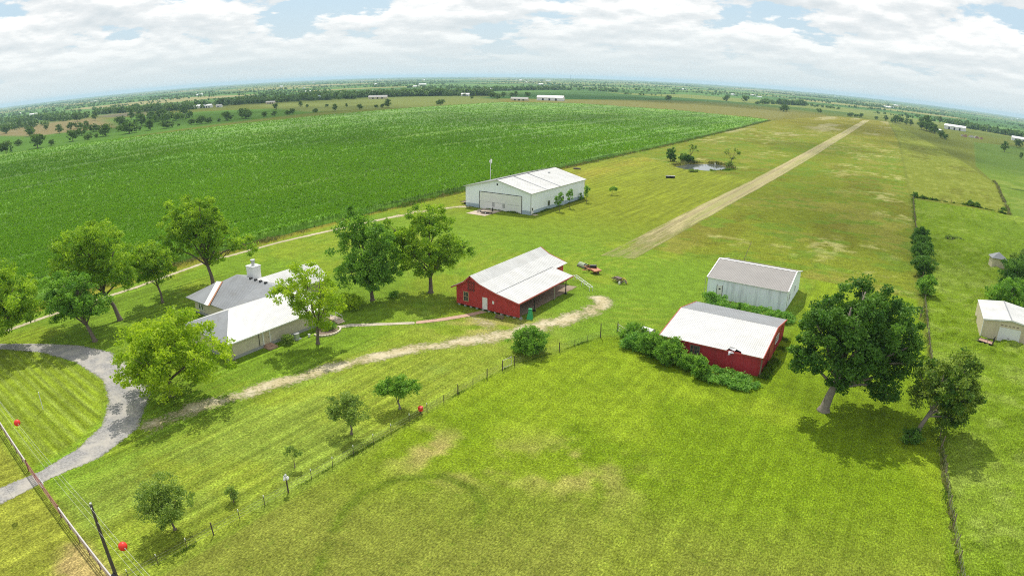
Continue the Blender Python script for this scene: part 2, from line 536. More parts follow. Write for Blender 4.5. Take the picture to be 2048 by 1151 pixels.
def zone_colour(X, Y):
    """what grows where: colour of the grass, dryness and roughness at each point"""
    wob = (fbm(X / 22, Y / 22, 3) - 0.5) * 14
    wob2 = (fbm(X / 6, Y / 6, 5) - 0.5) * 5
    n_big = fbm(X / 60, Y / 60, 11)
    n_mid = fbm(X / 13, Y / 13, 21)
    n_small = fbm(X / 3.2, Y / 3.2, 31, 3)
    C = np.empty(X.shape + (3,))
    C[:] = alb(123, 133, 51)
    dry = np.full(X.shape, 0.12)

    def put(mask, c, amt=1.0):
        m = (mask * amt)[..., None]
        C[:] = C * (1 - m) + np.array(alb(*c)) * m

    # far country between 1 and 3 km
    far = sst(np.hypot(X, Y), 1100, 1700)
    # pastures beyond the corn
    put(poly_mask(X, Y, [(-500, -200), (-640, 640), (-900, 560), (-1200, 330), (-1200, -200)], 6), (100, 143, 47))
    put(poly_mask(X, Y, [(-760, 330), (-1150, 470), (-1400, 380), (-1300, 250), (-840, 250)], 12), (157, 143, 99))
    put(poly_mask(X, Y, [(-550, 640), (-640, 528), (-771, 581), (-994, 689), (-872, 742), (-882, 1076), (-650, 960), (-545, 810)], 8), (140, 152, 76))
    put(poly_mask(X, Y, [(-1145, 466), (-1360, 559), (-1235, 598), (-1048, 502)], 4), (134, 126, 114))
    put(poly_mask(X, Y, [(-545, 810), (-655, 960), (-560, 1030), (-395, 1450), (-160, 1300), (-100, 1050), (-165, 815), (-300, 850), (-460, 870)], 6), (142, 139, 61))
    put(poly_mask(X, Y, [(-600, 930), (-560, 1000), (-190, 1250), (-165, 860), (-460, 880)], 8), (150, 148, 86), 0.6)
    put(poly_mask(X, Y, [(-688, 942), (-868, 1445), (-1004, 1838), (-445, 1614), (-395, 1453), (-562, 1029)], 5), (60, 110, 41))
    # airstrip meadow, both sides of the strip
    meadow = poly_mask(X + wob2 * 0.3, Y, [(-140, 285), (-62, 284), (-60, 145), (-33, 143), (7.5, 143), (6, 300), (-5, 700), (-30, 1250), (-120, 1230), (-160, 812), (-141, 390)], 1.5)
    put(meadow, (142, 155, 46))
    put(meadow * sst(n_mid, 0.5, 0.66), (158, 160, 66))
    put(meadow * sst(fbm(X / 16, Y / 34, 41), 0.55, 0.7), (126, 124, 40), 0.5)
    put(meadow * sst(fbm(X / 7, Y / 5, 47), 0.52, 0.66), (126, 156, 46), 0.85)
    seed = meadow * sst(fbm(X / 26, Y / 26, 43), 0.52, 0.66) * sst(n_small, 0.45, 0.7)
    put(seed, (206, 200, 130), 0.7)
    put(meadow * sst(Y, 420, 900), (157, 150, 51), 0.8)
    put(meadow * sst(Y, 420, 600) * sst(fbm(X / 30, Y / 110, 45), 0.56, 0.68), (196, 188, 136), 0.8)
    dry += meadow * 0.35
    # paddock south of the sheds
    pad = poly_mask(X, Y, [(-47.4, -80), (-47.4, 66), (-43, 79), (-40, 89), (-32, 92), (-14, 105.99), (-14, 143), (8, 143), (12.5, 66), (14, -80)], 0.6)
    put(pad, (128, 156, 29))
    put(pad * (1 - sst(Y + wob - 0.35 * (X + 20), 34, 58)), (144, 153, 62))
    put(pad * (1 - sst(Y + wob * 0.6 - 0.2 * (X + 20), 6, 34)) * sst(X, -46, -24), (138, 143, 60), 0.8)
    put(pad * sst(n_mid, 0.5, 0.68) * sst(Y, 30, 60), (153, 177, 42), 0.7)
    bare = np.exp(-((X + 40) / 6) ** 2 - ((Y - 47.5) / 4.5) ** 2) + 0.8 * np.exp(-((X + 27) / 7) ** 2 - ((Y - 53) / 5) ** 2)  + 0.5 * np.exp(-((X + 31) / 5) ** 2 - ((Y - 24) / 2.5) ** 2)
    put(pad * np.clip(bare, 0, 1) * sst(n_small, 0.4, 0.62), (200, 178, 116), 0.75)
    ring = line_dist(X, Y, [(-36.5, 25.5), (-38.6, 29.5), (-41, 33), (-41.9, 37.2), (-40.6, 41.4), (-37.3, 44.2), (-33.6, 44.4), (-30.6, 42.6), (-29.6, 40)])
    put(pad * (1 - sst(ring, 0.25, 0.85)) * sst(n_small, 0.15, 0.5), (88, 116, 21), 0.62)
    stripe_p = 0.5 + 0.5 * np.sin((X * 0.92 + Y * 0.12) * 2 * math.pi / 2.3)
    C[:] *= (1 + pad * 0.06 * (stripe_p - 0.5))[..., None]
    # house lawn and yard west of the wire fence
    lawn = poly_mask(X, Y, [(-139, -80), (-47.4, -80), (-47.4, 66), (-43, 79), (-40, 89), (-32, 92), (-14, 106), (-14, 143), (-60, 145), (-62, 284), (-84, 290), (-104, 300), (-128, 322), (-137, 270)], 1.0)
    put(lawn, (130, 164, 46))
    put(lawn * sst(Y + wob, 125, 185), (144, 156, 44))
    put(lawn * sst(Y + wob, 200, 290), (153, 164, 54), 0.8)
    put(lawn * np.exp(-((X + 122) / 7) ** 2) * sst(Y, 140, 190), (184, 169, 69), 0.5)
    put(lawn * sst(X, -72, -62) * (1 - sst(Y + wob, 62, 84)), (148, 168, 66), 0.85)
    put(lawn * sst(n_mid, 0.52, 0.7), (157, 173, 48), 0.5)
    put(lawn * np.exp(-((X + 58) / 9) ** 2 - ((Y - 82) / 7) ** 2) * sst(n_small, 0.42, 0.6), (196, 180, 110), 0.7)
    # mowing stripes: lengthwise between drive and fence, crosswise inside the drive loop, curved in the back yard
    inner = poly_mask(X, Y, [(-75, 14), (-76, 20), (-80, 26), (-92, 31), (-112, 29), (-122, 22), (-122, 14)], 0.8)
    lens = lawn * (1 - inner) * (1 - sst(Y, 62, 80))
    s1 = 0.5 + 0.5 * np.sin((X + 0.25 * wob2) * 2 * math.pi / 2.1)
    s2 = 0.5 + 0.5 * np.sin((Y + 0.2 * wob2) * 2 * math.pi / 1.7)
    rr_ = np.hypot(X + 52, (Y - 128) * 0.9)
    s3 = 0.5 + 0.5 * np.sin(rr_ * 2 * math.pi / 2.4)
    put(lens * sst(s1, 0.6, 0.95) * sst(n_mid, 0.3, 0.6), (180, 177, 75), 0.15)
    put(inner, (144, 166, 44))
    put(inner * sst(s2, 0.62, 0.95), (186, 202, 120), 0.22)
    put(lawn * sst(Y, 84, 100) * (1 - sst(Y, 140, 165)) * sst(s3, 0.6, 1.0) * sst(n_mid, 0.35, 0.6), (168, 181, 69), 0.4)
    put(lawn * sst(Y, 165, 185) * sst(0.5 + 0.5 * np.sin((X * 0.97 + 0.24 * Y) * 2 * math.pi / 3.1), 0.5, 1.0), (157, 169, 54), 0.35)
    verge = poly_mask(X, Y, [(-139, -80), (-133, 45), (-136.5, 130), (-136, 270), (-139.5, 270)], 0.6)
    put(verge, (157, 148, 54), 0.7)
    # roadside outside the rail fence
    road = 1 - sst(Y + 0.02 * X + wob2 * 0.2, 10.5, 13.5)
    put(road * (X < -46), (157, 164, 61))
    put(road * (X < -46) * sst(n_mid + n_small * 0.3, 0.68, 0.84), (206, 176, 124), 0.7)
    # rough grazing east of the boundary fence
    east = poly_mask(X, Y, [(14, -80), (12.2, 66), (10.2, 116), (9, 160), (7.5, 296), (49, 294), (240, 260), (240, -80)], 0.7)
    put(east, (130, 160, 36))
    put(east * sst(n_mid, 0.5, 0.68), (146, 172, 58), 0.75)
    put(east * sst(n_small, 0.5, 0.72), (160, 178, 84), 0.45)
    put(east * sst(n_big, 0.52, 0.66), (114, 146, 34), 0.6)
    ne = poly_mask(X + wob2 * 0.3, Y, [(6.5, 299), (49, 295), (57, 410), (47, 560), (12, 900), (-28, 1245), (-12, 900), (-3, 700), (3, 450)], 1.5)
    put(ne, (140, 152, 50))
    put(ne * sst(fbm(X / 16, Y / 34, 41), 0.5, 0.66), (122, 128, 42), 0.75)
    put(ne * sst(n_small, 0.55, 0.75), (176, 180, 92), 0.5)
    put(ne * sst(n_mid, 0.5, 0.66), (152, 164, 66), 0.6)
    e2 = poly_mask(X, Y, [(49.6, 294), (57.6, 410), (56, 520), (90, 900), (400, 1200), (400, 250)], 1.0)
    put(e2, (123, 152, 51))
    put(e2 * sst(n_mid, 0.5, 0.7), (157, 173, 78), 0.6)
    put(poly_mask(X, Y, [(58, 404), (70, 398), (300, 380), (300, 388), (72, 405)], 0.8), (74, 104, 31), 0.9)
    put(e2 * sst(Y, 460, 560), (96, 126, 51), 0.7)
    # pond bank
    bank = poly_mask(X, Y, POND, 6)
    put(bank, (132, 116, 66), 0.9)
    jit = 0.90 + 0.22 * n_small
    C *= 1.02 * jit[..., None]
    mow_y = np.clip(lens * 0.9 + pad * 0.35 + lawn * sst(Y, 150, 185) * 0.7 + lawn * (1 - sst(X, -128, -100)) * 0.3, 0, 1) * (1 - inner)
    mow_x = inner
    return C, far, np.clip(dry, 0, 1), east, meadow, lawn, pad, mow_y, mow_x


def mat_ground():
    m = bpy.data.materials.new('grass_and_far_fields')
    m.use_nodes = True
    t = NT(m.node_tree)
    geo = t.n('ShaderNodeNewGeometry')
    pos = geo.outputs['Position']
    zone = t.n('ShaderNodeAttribute', attribute_name='zone').outputs['Color']
    far = t.n('ShaderNodeAttribute', attribute_name='far').outputs['Fac']
    rough = t.n('ShaderNodeAttribute', attribute_name='tussock').outputs['Fac']
    a = t.noise(pos, 0.55, 5.0, 0.62)
    b = t.noise(pos, 4.2, 6.0, 0.8)
    c = t.noise(t.n('ShaderNodeMapping', i_Vector=pos, i_Rotation=(0, 0, 0.5), i_Scale=(1.0, 0.35, 1)).outputs[0], 7.0, 3.0, 0.7)
    f = t.ramp(a, [(0.32, 0.78), (0.5, 1.0), (0.68, 1.22)])
    f = t.math('MULTIPLY', f, t.ramp(b, [(0.34, 0.42), (0.5, 0.95), (0.66, 1.65)]))
    f = t.math('MULTIPLY', f, t.ramp(c, [(0.34, 0.6), (0.5, 1.0), (0.66, 1.45)]))
    # mowing lines: thin streaks along or across the farm
    for an, scl in (('mow_y', (1.1, 0.03, 1.0)), ('mow_x', (0.03, 1.1, 1.0))):
        at_ = t.n('ShaderNodeAttribute', attribute_name=an).outputs['Fac']
        ms = t.ramp(t.noise(t.n('ShaderNodeMapping', i_Vector=pos, i_Scale=scl).outputs[0], 1.0, 3.0, 0.6), [(0.34, 0.70), (0.5, 1.0), (0.66, 1.38)])
        f = t.math('MULTIPLY', f, t.math('ADD', 1.0, t.math('MULTIPLY', at_, t.math('SUBTRACT', ms, 1.0))))
    near = t.mix(1.0, zone, t.n('ShaderNodeCombineColor', i_0=f, i_1=f, i_2=f).outputs[0], 'MULTIPLY')
    straw = t.ramp(t.noise(pos, 2.2, 6.0, 0.75), [(0.56, 0.0), (0.70, 1.0)])
    near = t.mix(t.math('MULTIPLY', straw, 0.26), near, alb(206, 196, 120))
    lush = t.ramp(t.noise(pos, 0.9, 5.0, 0.7), [(0.56, 0.0), (0.68, 1.0)])
    near = t.mix(t.math('MULTIPLY', lush, 0.25), near, alb(92, 142, 18))
    # far patchwork: block-shaped fields of crops, hay and bare soil
    mp = t.n('ShaderNodeMapping', i_Vector=pos, i_Rotation=(0, 0, 0.06), i_Scale=(1 / 620, 1 / 430, 1 / 500)).outputs[0]
    vo = t.n('ShaderNodeTexVoronoi', distance='CHEBYCHEV', i_Vector=mp, i_Scale=1.0, i_Randomness=0.75)
    rnd = t.n('ShaderNodeSeparateColor', i_0=vo.outputs['Color']).outputs[0]
    fields = t.ramp(rnd, [(0.0, alb(88, 128, 62)), (0.16, alb(146, 160, 82)), (0.34, alb(110, 152, 70)), (0.5, alb(168, 168, 98)), (0.62, alb(92, 134, 60)), (0.8, alb(180, 174, 118)), (0.9, alb(124, 160, 80))])
    fields.node.color_ramp.interpolation = 'CONSTANT'
    g = t.noise(pos, 0.012, 6.0, 0.65)
    g2 = t.noise(t.n('ShaderNodeMapping', i_Vector=pos, i_Scale=(1.0, 0.4, 1)).outputs[0], 0.05, 4.0, 0.6)
    ff = t.math('ADD', t.math('MULTIPLY', t.math('SUBTRACT', t.math('ADD', g, t.math('MULTIPLY', g2, 0.5)), 0.75), 1.1), 1.0)
    fields = t.mix(1.0, fields, t.n('ShaderNodeCombineColor', i_0=ff, i_1=ff, i_2=ff).outputs[0], 'MULTIPLY')
    cc = t.mix(far, near, fields)
    p = t.n('ShaderNodeBsdfPrincipled', i_Roughness=0.95)
    p.inputs['Specular IOR Level'].default_value = 0.05
    t.l(cc, p.inputs['Base Color'])
    h = t.math('ADD', t.math('MULTIPLY', b, 0.5), t.math('MULTIPLY', t.noise(pos, 1.1, 5.0, 0.65), t.math('ADD', t.math('MULTIPLY', rough, 2.5), 0.5)))
    bn = t.n('ShaderNodeBump', i_Strength=0.8, i_Distance=0.2, i_Height=h)
    t.l(bn.outputs[0], p.inputs['Normal'])
    t.l(p.outputs[0], t.n('ShaderNodeOutputMaterial').inputs[0])
    return m


def lump(X, Y, east, meadow):
    """tussocks of the grazing and the unmown meadow; ground falls to the pond"""
    t1 = fbm(X / 1.9, Y / 1.5, 61, 3)
    t2 = fbm(X / 5.5, Y / 4.0, 65, 3)
    Z = east * (sst(t1, 0.38, 0.75) * 0.85 * sst(t2, 0.35, 0.62) + 0.25 * (t2 - 0.5)) + meadow * sst(t1, 0.4, 0.85) * 0.22 * sst(np.abs(X + 57.5 + np.maximum(Y - 420, 0) * 0.0105), 6.0, 10.0)
    Z -= 0.75 * poly_mask(X, Y, POND, 2.5)
    return Z


gx = np.concatenate([-geo_lines(640, 19000, 18, 1.09)[::-1][:-1], np.arange(-640, -144, 8.0), np.arange(-144, 62, 0.55), geo_lines(62, 19000, 1.2, 1.07)])
gy = np.concatenate([-geo_lines(8, 2500, 1.5, 1.2)[::-1], np.arange(-6, 150, 0.55), geo_lines(150, 19000, 0.75, 1.0115)])
gx, gy = np.unique(gx.round(3)), np.unique(gy.round(3))
GX, GY = np.meshgrid(gx, gy)
zc_, far_, dry_, east_, mead_, lawn_, pad_, mowy_, mowx_ = zone_colour(GX, GY)
Z_ = lump(GX, GY, east_, mead_)
nx_, ny_ = len(gx), len(gy)
ii = np.arange(nx_ * ny_).reshape(ny_, nx_)
quads = np.stack([ii[:-1, :-1], ii[:-1, 1:], ii[1:, 1:], ii[1:, :-1]], -1).reshape(-1, 4)
zrgba = np.concatenate([zc_, np.ones(zc_.shape[:2] + (1,))], -1).reshape(-1, 4)
me = mesh_np('ground', np.stack([GX, GY, Z_], -1).reshape(-1, 3), quads, mat_ground(),
             {'zone': ('FLOAT_COLOR', zrgba), 'far': ('FLOAT', far_), 'mow_y': ('FLOAT', mowy_), 'mow_x': ('FLOAT', mowx_), 'tussock': ('FLOAT', np.clip(east_ + mead_ * 0.7, 0, 1))}, smooth=True)
tag(link(bpy.data.objects.new('ground', me)), kind='structure')


def strip(name, left, right, mat, z=0.03, n_across=8, seg=1.5, kind='structure', edge_pow=1.0, ends=2.0, far_end=None):
    """sheet between two edge polylines given point by point"""
    Lp, Rp = np.array(left, float), np.array(right, float)
    Ls, Rs = [Lp[0]], [Rp[0]]
    for i in range(len(Lp) - 1):
        k = max(1, int(max(np.hypot(*(Lp[i + 1] - Lp[i])), np.hypot(*(Rp[i + 1] - Rp[i]))) / seg))
        for j in range(1, k + 1):
            Ls.append(Lp[i] + (Lp[i + 1] - Lp[i]) * j / k)
            Rs.append(Rp[i] + (Rp[i + 1] - Rp[i]) * j / k)
    Ls, Rs = np.array(Ls), np.array(Rs)
    mid = (Ls + Rs) / 2
    along = np.concatenate([[0], np.cumsum(np.hypot(*np.diff(mid, axis=0).T))])
    V, E = [], []
    for i in range(len(Ls)):
        e_end = max(0.0, 1 - along[i] / ends, 1 - (along[-1] - along[i]) / (far_end or ends))
        for j in range(n_across + 1):
            t = j / n_across
            p = Ls[i] + (Rs[i] - Ls[i]) * t
            V.append((p[0], p[1], z))
            E.append(max(abs(2 * t - 1) ** edge_pow, e_end))
    a = np.arange(len(Ls) * (n_across + 1)).reshape(len(Ls), n_across + 1)
    F = np.stack([a[:-1, :-1], a[:-1, 1:], a[1:, 1:], a[1:, :-1]], -1).reshape(-1, 4)
    me = mesh_np(name, V, F, mat, {'edge': ('FLOAT', E)})
    return tag(link(bpy.data.objects.new(name, me)), kind=kind)


m_dirt = mat_sheet('pale_caliche', (0.50, 0.42, 0.27), (0.30, 0.27, 0.12), (0.56, 0.50, 0.36), 2.6, 0.24, 0.5, 1.0, 1.5)
m_track = mat_sheet('worn_farm_track', (0.44, 0.38, 0.27), (0.30, 0.28, 0.15), (0.52, 0.45, 0.33), 1.6, 0.62, 0.25)
m_gravel = mat_sheet('grey_gravel', (0.34, 0.33, 0.32), (0.18, 0.175, 0.17), (0.42, 0.39, 0.34), 3.0, 0.74, 0.3)
m_strip = mat_sheet('mown_airstrip_grass', (0.34, 0.30, 0.14), (0.40, 0.35, 0.18), (0.25, 0.26, 0.085), 1.3, 1.2, 0.55, 0.07)
m_stripdirt = mat_sheet('bare_airstrip_earth', (0.46, 0.38, 0.24), (0.34, 0.30, 0.15), (0.54, 0.46, 0.29), 1.6, 0.40, 1.0, 0.06)
m_path = mat_sheet('limestone_path', (0.50, 0.44, 0.35), (0.32, 0.29, 0.2), (0.54, 0.48, 0.40), 4.0, 0.9, 0.2)
m_earth = mat_sheet('bare_brown_earth', (0.27, 0.21, 0.15), (0.20, 0.155, 0.11), (0.33, 0.27, 0.2), 1.8, 0.9, 0.25)

# gravel drive: from the road through the gate, then the loop to the house
strip('driveway', [(-75.2, -2), (-74.0, 8), (-73.6, 14.6), (-75.0, 19.8), (-78.3, 24.9), (-84.3, 28.6), (-91.0, 30.6), (-101.2, 30.4), (-110.8, 27.6), (-119.0, 22.7), (-127, 16)],
      [(-69.4, -2), (-69.8, 8), (-70.6, 15), (-70.2, 21.4), (-72.8, 28.2), (-79.3, 33.3), (-89.0, 37.2), (-100.5, 37.2), (-107.4, 35.0), (-115.2, 29.6), (-125, 21.5)], m_gravel, 0.02, 10, 1.0, edge_pow=2.2)
strip('driveway_apron', [(-80.5, 30.5), (-85.5, 36.2), (-89.5, 41.0), (-91, 45.5)], [(-76, 29), (-79.6, 33.2), (-83.5, 36.5), (-85.5, 40)], m_gravel, 0.028, 8, 0.8, edge_pow=1.6)
# dirt lane past the house to the barn
strip('dirt_lane', [(-76.0, 27.0), (-75.2, 37.7), (-72.0, 49.0), (-68.2, 61.3), (-63.4, 71.1), (-59.5, 78.8), (-56.5, 84.3), (-52.6, 92.5), (-50.6, 100.5), (-52.9, 105)],
      [(-69.2, 26.6), (-68.9, 35.8), (-66.0, 47.0), (-62.6, 59.0), (-56.8, 69.6), (-50.3, 76.3), (-47.0, 84.2), (-43.6, 94.5), (-42.2, 104.5), (-48.9, 109)], m_dirt, 0.024, 12, 1.2, edge_pow=1.6)
strip('bare_ground', [(-66, 80.5), (-65.5, 86.6)], [(-52.5, 77), (-54.0, 86.6)], m_dirt, 0.036, 16, 0.8, edge_pow=1.2, ends=4.0)
# two-wheel farm track along the corn
strip('farm_track', [(-128.6, 10), (-128.8, 25), (-130.0, 36), (-131.2, 56), (-134.6, 75), (-134.6, 98), (-132.0, 123), (-130.5, 140)],
      [(-126.6, 10), (-126.6, 25), (-127.8, 36), (-129.0, 56), (-132.4, 75), (-132.2, 98), (-129.4, 123), (-126.5, 140)], m_track, 0.024, 8, 1.5)
strip('farm_track_apron', [(-131.2, 136), (-131.5, 148), (-127, 160), (-122.5, 166)], [(-126, 134), (-123.2, 144), (-119.2, 154), (-115, 158.6)], m_dirt, 0.03, 10, 1.2)
# grass airstrip
strip('airstrip', [(-61.6, 132), (-61.8, 207), (-61.2, 279), (-61.9, 420), (-65.0, 760), (-69.5, 1152)], [(-54.0, 134), (-53.6, 207), (-53.1, 279), (-53.0, 420), (-55.6, 760), (-59.6, 1188)], m_strip, 0.05, 12, 3.0, edge_pow=2.5, ends=210, far_end=8)
strip('airstrip_wear', [(-60.9, 138), (-61.0, 207), (-60.9, 300), (-61.6, 520), (-64.6, 900), (-68.8, 1140)], [(-58.2, 138), (-57.6, 207), (-57.6, 300), (-58.2, 520), (-61.2, 900), (-65, 1140)], m_stripdirt, 0.09, 8, 3.0, ends=40, far_end=8)
strip('airstrip_wear', [(-57.2, 140), (-56.6, 207), (-56.4, 300), (-56.6, 520), (-60, 900), (-63.6, 1150)], [(-54.4, 142), (-54.4, 207), (-54.2, 300), (-54.3, 520), (-57.6, 900), (-61, 1150)], m_stripdirt, 0.09, 8, 3.0, ends=40, far_end=8)
# path from the house door to the barn door
strip('walkway', [(-78.6, 67.2), (-77.2, 69.4), (-72.2, 73.6), (-68.9, 76.6)], [(-77.4, 66.4), (-76.2, 68.4), (-71.4, 72.7), (-68.1, 75.8)], m_path, 0.04, 6, 0.8, edge_pow=2.0, ends=0.4)
wb = MB()
wl, wr = [(-68.9, 76.6), (-66.4, 80.2), (-64.2, 84.0), (-62.9, 87.1)], [(-68.1, 75.8), (-65.4, 79.4), (-63.1, 83.4), (-61.7, 87.1)]
for i in range(3):
    wb.slab([(*wr[i], 0.06), (*wr[i + 1], 0.06), (*wl[i + 1], 0.06), (*wl[i], 0.06)], 0.1)
tag(wb.build('walkway_brick', M['brick']), kind='structure')
strip('barn_floor', [(-59.6, 87.6), (-59.6, 108)], [(-55.6, 87.6), (-55.2, 109)], m_earth, 0.05, 8, 1.0, edge_pow=3.0, ends=1.0)
tag(MB().box(-114.6, -107.8, 151.2, 159.9, -0.05, 0.06).build('hangar_apron', M['pad']), kind='structure')
# pond water
wm = bpy.data.materials.new('pond_water')
wm.use_nodes = True
t_ = NT(wm.node_tree)
p_ = t_.n('ShaderNodeBsdfPrincipled', i_Roughness=0.06)
p_.inputs['Base Color'].default_value = (0.10, 0.115, 0.11, 1)
bn_ = t_.n('ShaderNodeBump', i_Strength=0.12, i_Distance=0.05, i_Height=t_.noise(t_.n('ShaderNodeNewGeometry').outputs['Position'], 1.2, 3.0))
t_.l(bn_.outputs[0], p_.inputs['Normal'])
t_.l(p_.outputs[0], t_.n('ShaderNodeOutputMaterial').inputs[0])
pb = MB()
pb.poly([(x + (x + 91) * 0.06, y + (y - 308) * 0.06, -0.3) for x, y in [(-102, 298), (-101.5, 306), (-100, 313), (-96, 319.5), (-92, 323), (-87, 323.3), (-83, 321), (-80, 315), (-79, 308), (-81.5, 301), (-86, 297), (-90.5, 294), (-95, 293), (-99, 294.5)]][::-1])
tag(pb.build('pond_water', wm), kind='structure')


# ------------------------------------------------------------------ corn
def corn_in(X, Y):
    return poly_mask(X, Y, CORN, 0.3) > 0.5


def corn_mat():
    m = bpy.data.materials.new('corn_canopy')
    m.use_nodes = True
    t = NT(m.node_tree)
    pos = t.n('ShaderNodeNewGeometry').outputs['Position']
    rows = t.n('ShaderNodeMapping', i_Vector=pos, i_Scale=(1.0, 0.10, 1.0)).outputs[0]
    a = t.noise(rows, 0.32, 6.0, 0.7)
    b = t.noise(pos, 0.022, 5.0, 0.6)
    c = t.noise(pos, 1.6, 4.0, 0.75)
    cc = t.mix(t.ramp(a, [(0.34, 0.0), (0.66, 1.0)]), (0.068, 0.172, 0.007), (0.135, 0.28, 0.011))
    cc = t.mix(t.math('MULTIPLY', t.ramp(b, [(0.5, 0.0), (0.66, 1.0)]), 0.55), cc, (0.165, 0.27, 0.012))
    cc = t.mix(t.math('MULTIPLY', t.ramp(c, [(0.45, 0.0), (0.72, 1.0)]), 0.55), cc, (0.13, 0.27, 0.03))
    # uneven growth in long bands with the rows, thin wheel tracks
    g1 = t.ramp(t.noise(t.n('ShaderNodeMapping', i_Vector=pos, i_Scale=(0.16, 0.006, 1.0)).outputs[0], 1.0, 5.0, 0.65), [(0.36, 0.70), (0.52, 1.05), (0.66, 1.28)])
    g2 = t.ramp(t.noise(t.n('ShaderNodeMapping', i_Vector=pos, i_Scale=(0.02, 0.012, 1.0)).outputs[0], 1.0, 4.0, 0.6), [(0.36, 0.72), (0.6, 1.15)])
    g3 = t.math('MULTIPLY', g1, g2)
    cc = t.mix(1.0, cc, t.n('ShaderNodeCombineColor', i_0=g3, i_1=g3, i_2=g3).outputs[0], 'MULTIPLY')
    p = t.n('ShaderNodeBsdfPrincipled', i_Roughness=0.7)
    p.inputs['Specular IOR Level'].default_value = 0.2
    t.l(cc, p.inputs['Base Color'])
    bn = t.n('ShaderNodeBump', i_Strength=0.9, i_Distance=0.5, i_Height=t.math('ADD', c, t.math('MULTIPLY', a, 0.6)))
    t.l(bn.outputs[0], p.inputs['Normal'])
    t.l(p.outputs[0], t.n('ShaderNodeOutputMaterial').inputs[0])
    return m


cx = np.concatenate([np.arange(-640, -300, 1.14), np.arange(-300, -138, 0.38)])
cy = np.concatenate([np.arange(-60, 330, 2.0), np.arange(330, 880, 6.0)])
CX, CY = np.meshgrid(cx, cy)
near_rows = CX > -300
row = np.where(near_rows, 0.5 + 0.5 * np.cos(CX * 2 * math.pi / 0.76), 0.5)
rowr = np.random.RandomState(4).rand(4000)[(np.abs(CX) / 0.76).astype(int) % 4000]
tram = np.where((np.abs(CX) / 0.76).astype(int) % 24 == 0, 0.55, 0.0)
inside = poly_mask(CX, CY, CORN, 1.0)
CZ = (1.05 + 0.62 * row + 0.25 * rowr - tram + 0.55 * (fbm(CX / 7, CY / 5, 71) - 0.5) + 0.5 * (fbm(CX / 60, CY / 60, 73) - 0.5)) * inside - 0.4 * (1 - inside)
ij = np.arange(CX.size).reshape(CX.shape)
cq = np.stack([ij[:-1, :-1], ij[:-1, 1:], ij[1:, 1:], ij[1:, :-1]], -1)
keep = (np.maximum.reduce([inside[:-1, :-1], inside[:-1, 1:], inside[1:, 1:], inside[1:, :-1]]) > 0.02)
me = mesh_np('corn_field', np.stack([CX, CY, CZ], -1).reshape(-1, 3), cq[keep], corn_mat(), smooth=True)
corn = tag(link(bpy.data.objects.new('corn_field', me)), kind='stuff')


def leaf_quads(P, N, L, W, rs, fold=0.0):
    """diamond leaves: centres P (n,3), pointing directions N (n,3), length L, width W"""
    n = len(P)
    up = rs.normal(size=(n, 3))
    S = np.cross(N, up)
    S /= np.linalg.norm(S, axis=1, keepdims=True) + 1e-9
    L = np.broadcast_to(np.asarray(L, float), (n,))[:, None]
    W = np.broadcast_to(np.asarray(W, float), (n,))[:, None]
    a = P - N * L * 0.5
    c = P + N * L * 0.5
    m = P - N * L * 0.05
    V = np.stack([a, m + S * W * 0.5, c, m - S * W * 0.5], 1)
    return V.reshape(-1, 3), np.arange(4 * n).reshape(n, 4)


def corn_plants():
    rs = np.random.RandomState(8)
    # plants get sparser and bigger with distance; each sits on a row
    n = 300000
    u = rs.rand(n)
    d = 1 / (1 / 135.0 + u * (1 / 1150.0 - 1 / 135.0))
    az = R(-78) + rs.rand(n) * R(75)
    X, Y = np.sin(az) * d, np.cos(az) * d
    X = np.round(X / 0.76) * 0.76 + rs.normal(size=n) * 0.05
    k = corn_in(X, Y) & (fbm(X * 0.16, Y * 0.006, 77) > 0.26 + 0.18 * rs.rand(n))
    X, Y, d = X[k], Y[k], d[k]
    sc_ = np.clip(d / 165, 0.85, 2.3)
    Vs, Fs, T, off = [], [], [], 0
    for j in range(3):
        a = rs.rand(len(X)) * 2 * math.pi
        el = 0.35 + rs.rand(len(X)) * 0.6
        N = np.stack([np.cos(a) * np.cos(el), np.sin(a) * np.cos(el), np.sin(el)], 1)
        P = np.stack([X, Y, 1.55 + rs.rand(len(X)) * 0.5], 1) + N * (0.25 * sc_)[:, None] * 0.6
        v, f = leaf_quads(P, N, 0.62 * sc_, 0.17 * sc_, rs)
        Vs.append(v)
        Fs.append(f + off)
        off += len(v)
        T.append(np.repeat(np.clip(rs.rand(len(X)) * 0.7 + 0.5 * (fbm(X / 40, Y / 40, 75) - 0.3), 0, 1), 4))
    m = mat_leaf('corn_leaves', (0.10, 0.235, 0.009), (0.205, 0.38, 0.017), 0.38, 0.8)
    me = mesh_np('corn_plants', np.concatenate(Vs), np.concatenate(Fs), m, {'tint': ('FLOAT', np.concatenate(T))})
    tag(link(bpy.data.objects.new('corn_plants', me)), kind='stuff')


corn_plants()


# ------------------------------------------------------------------ buildings
def ribs(mb, a0, a1, b0, b1, step, h=0.05, w=0.06):
    """standing ribs from the eave line a0-a1 up to the ridge line b0-b1"""
    a0, a1, b0, b1 = map(Vector, (a0, a1, b0, b1))
    n = max(2, int((a1 - a0).length / step))
    nrm = (a1 - a0).cross(b0 - a0).normalized()
    if nrm.z < 0:
        nrm = -nrm
    along = (a1 - a0).normalized() * w / 2
    for i in range(n + 1):
        t = i / n
        p, q = a0.lerp(a1, t), b0.lerp(b1, t)
        k = len(mb.v)
        for c in (p - along, p + along, q + along, q - along):
            mb.v.append(tuple(c - nrm * 0.02))
        for c in (p, q):
            mb.v.append(tuple(c + nrm * h))
        mb.f += [(k, k + 4, k + 5, k + 3), (k + 4, k + 1, k + 2, k + 5)]
    return mb


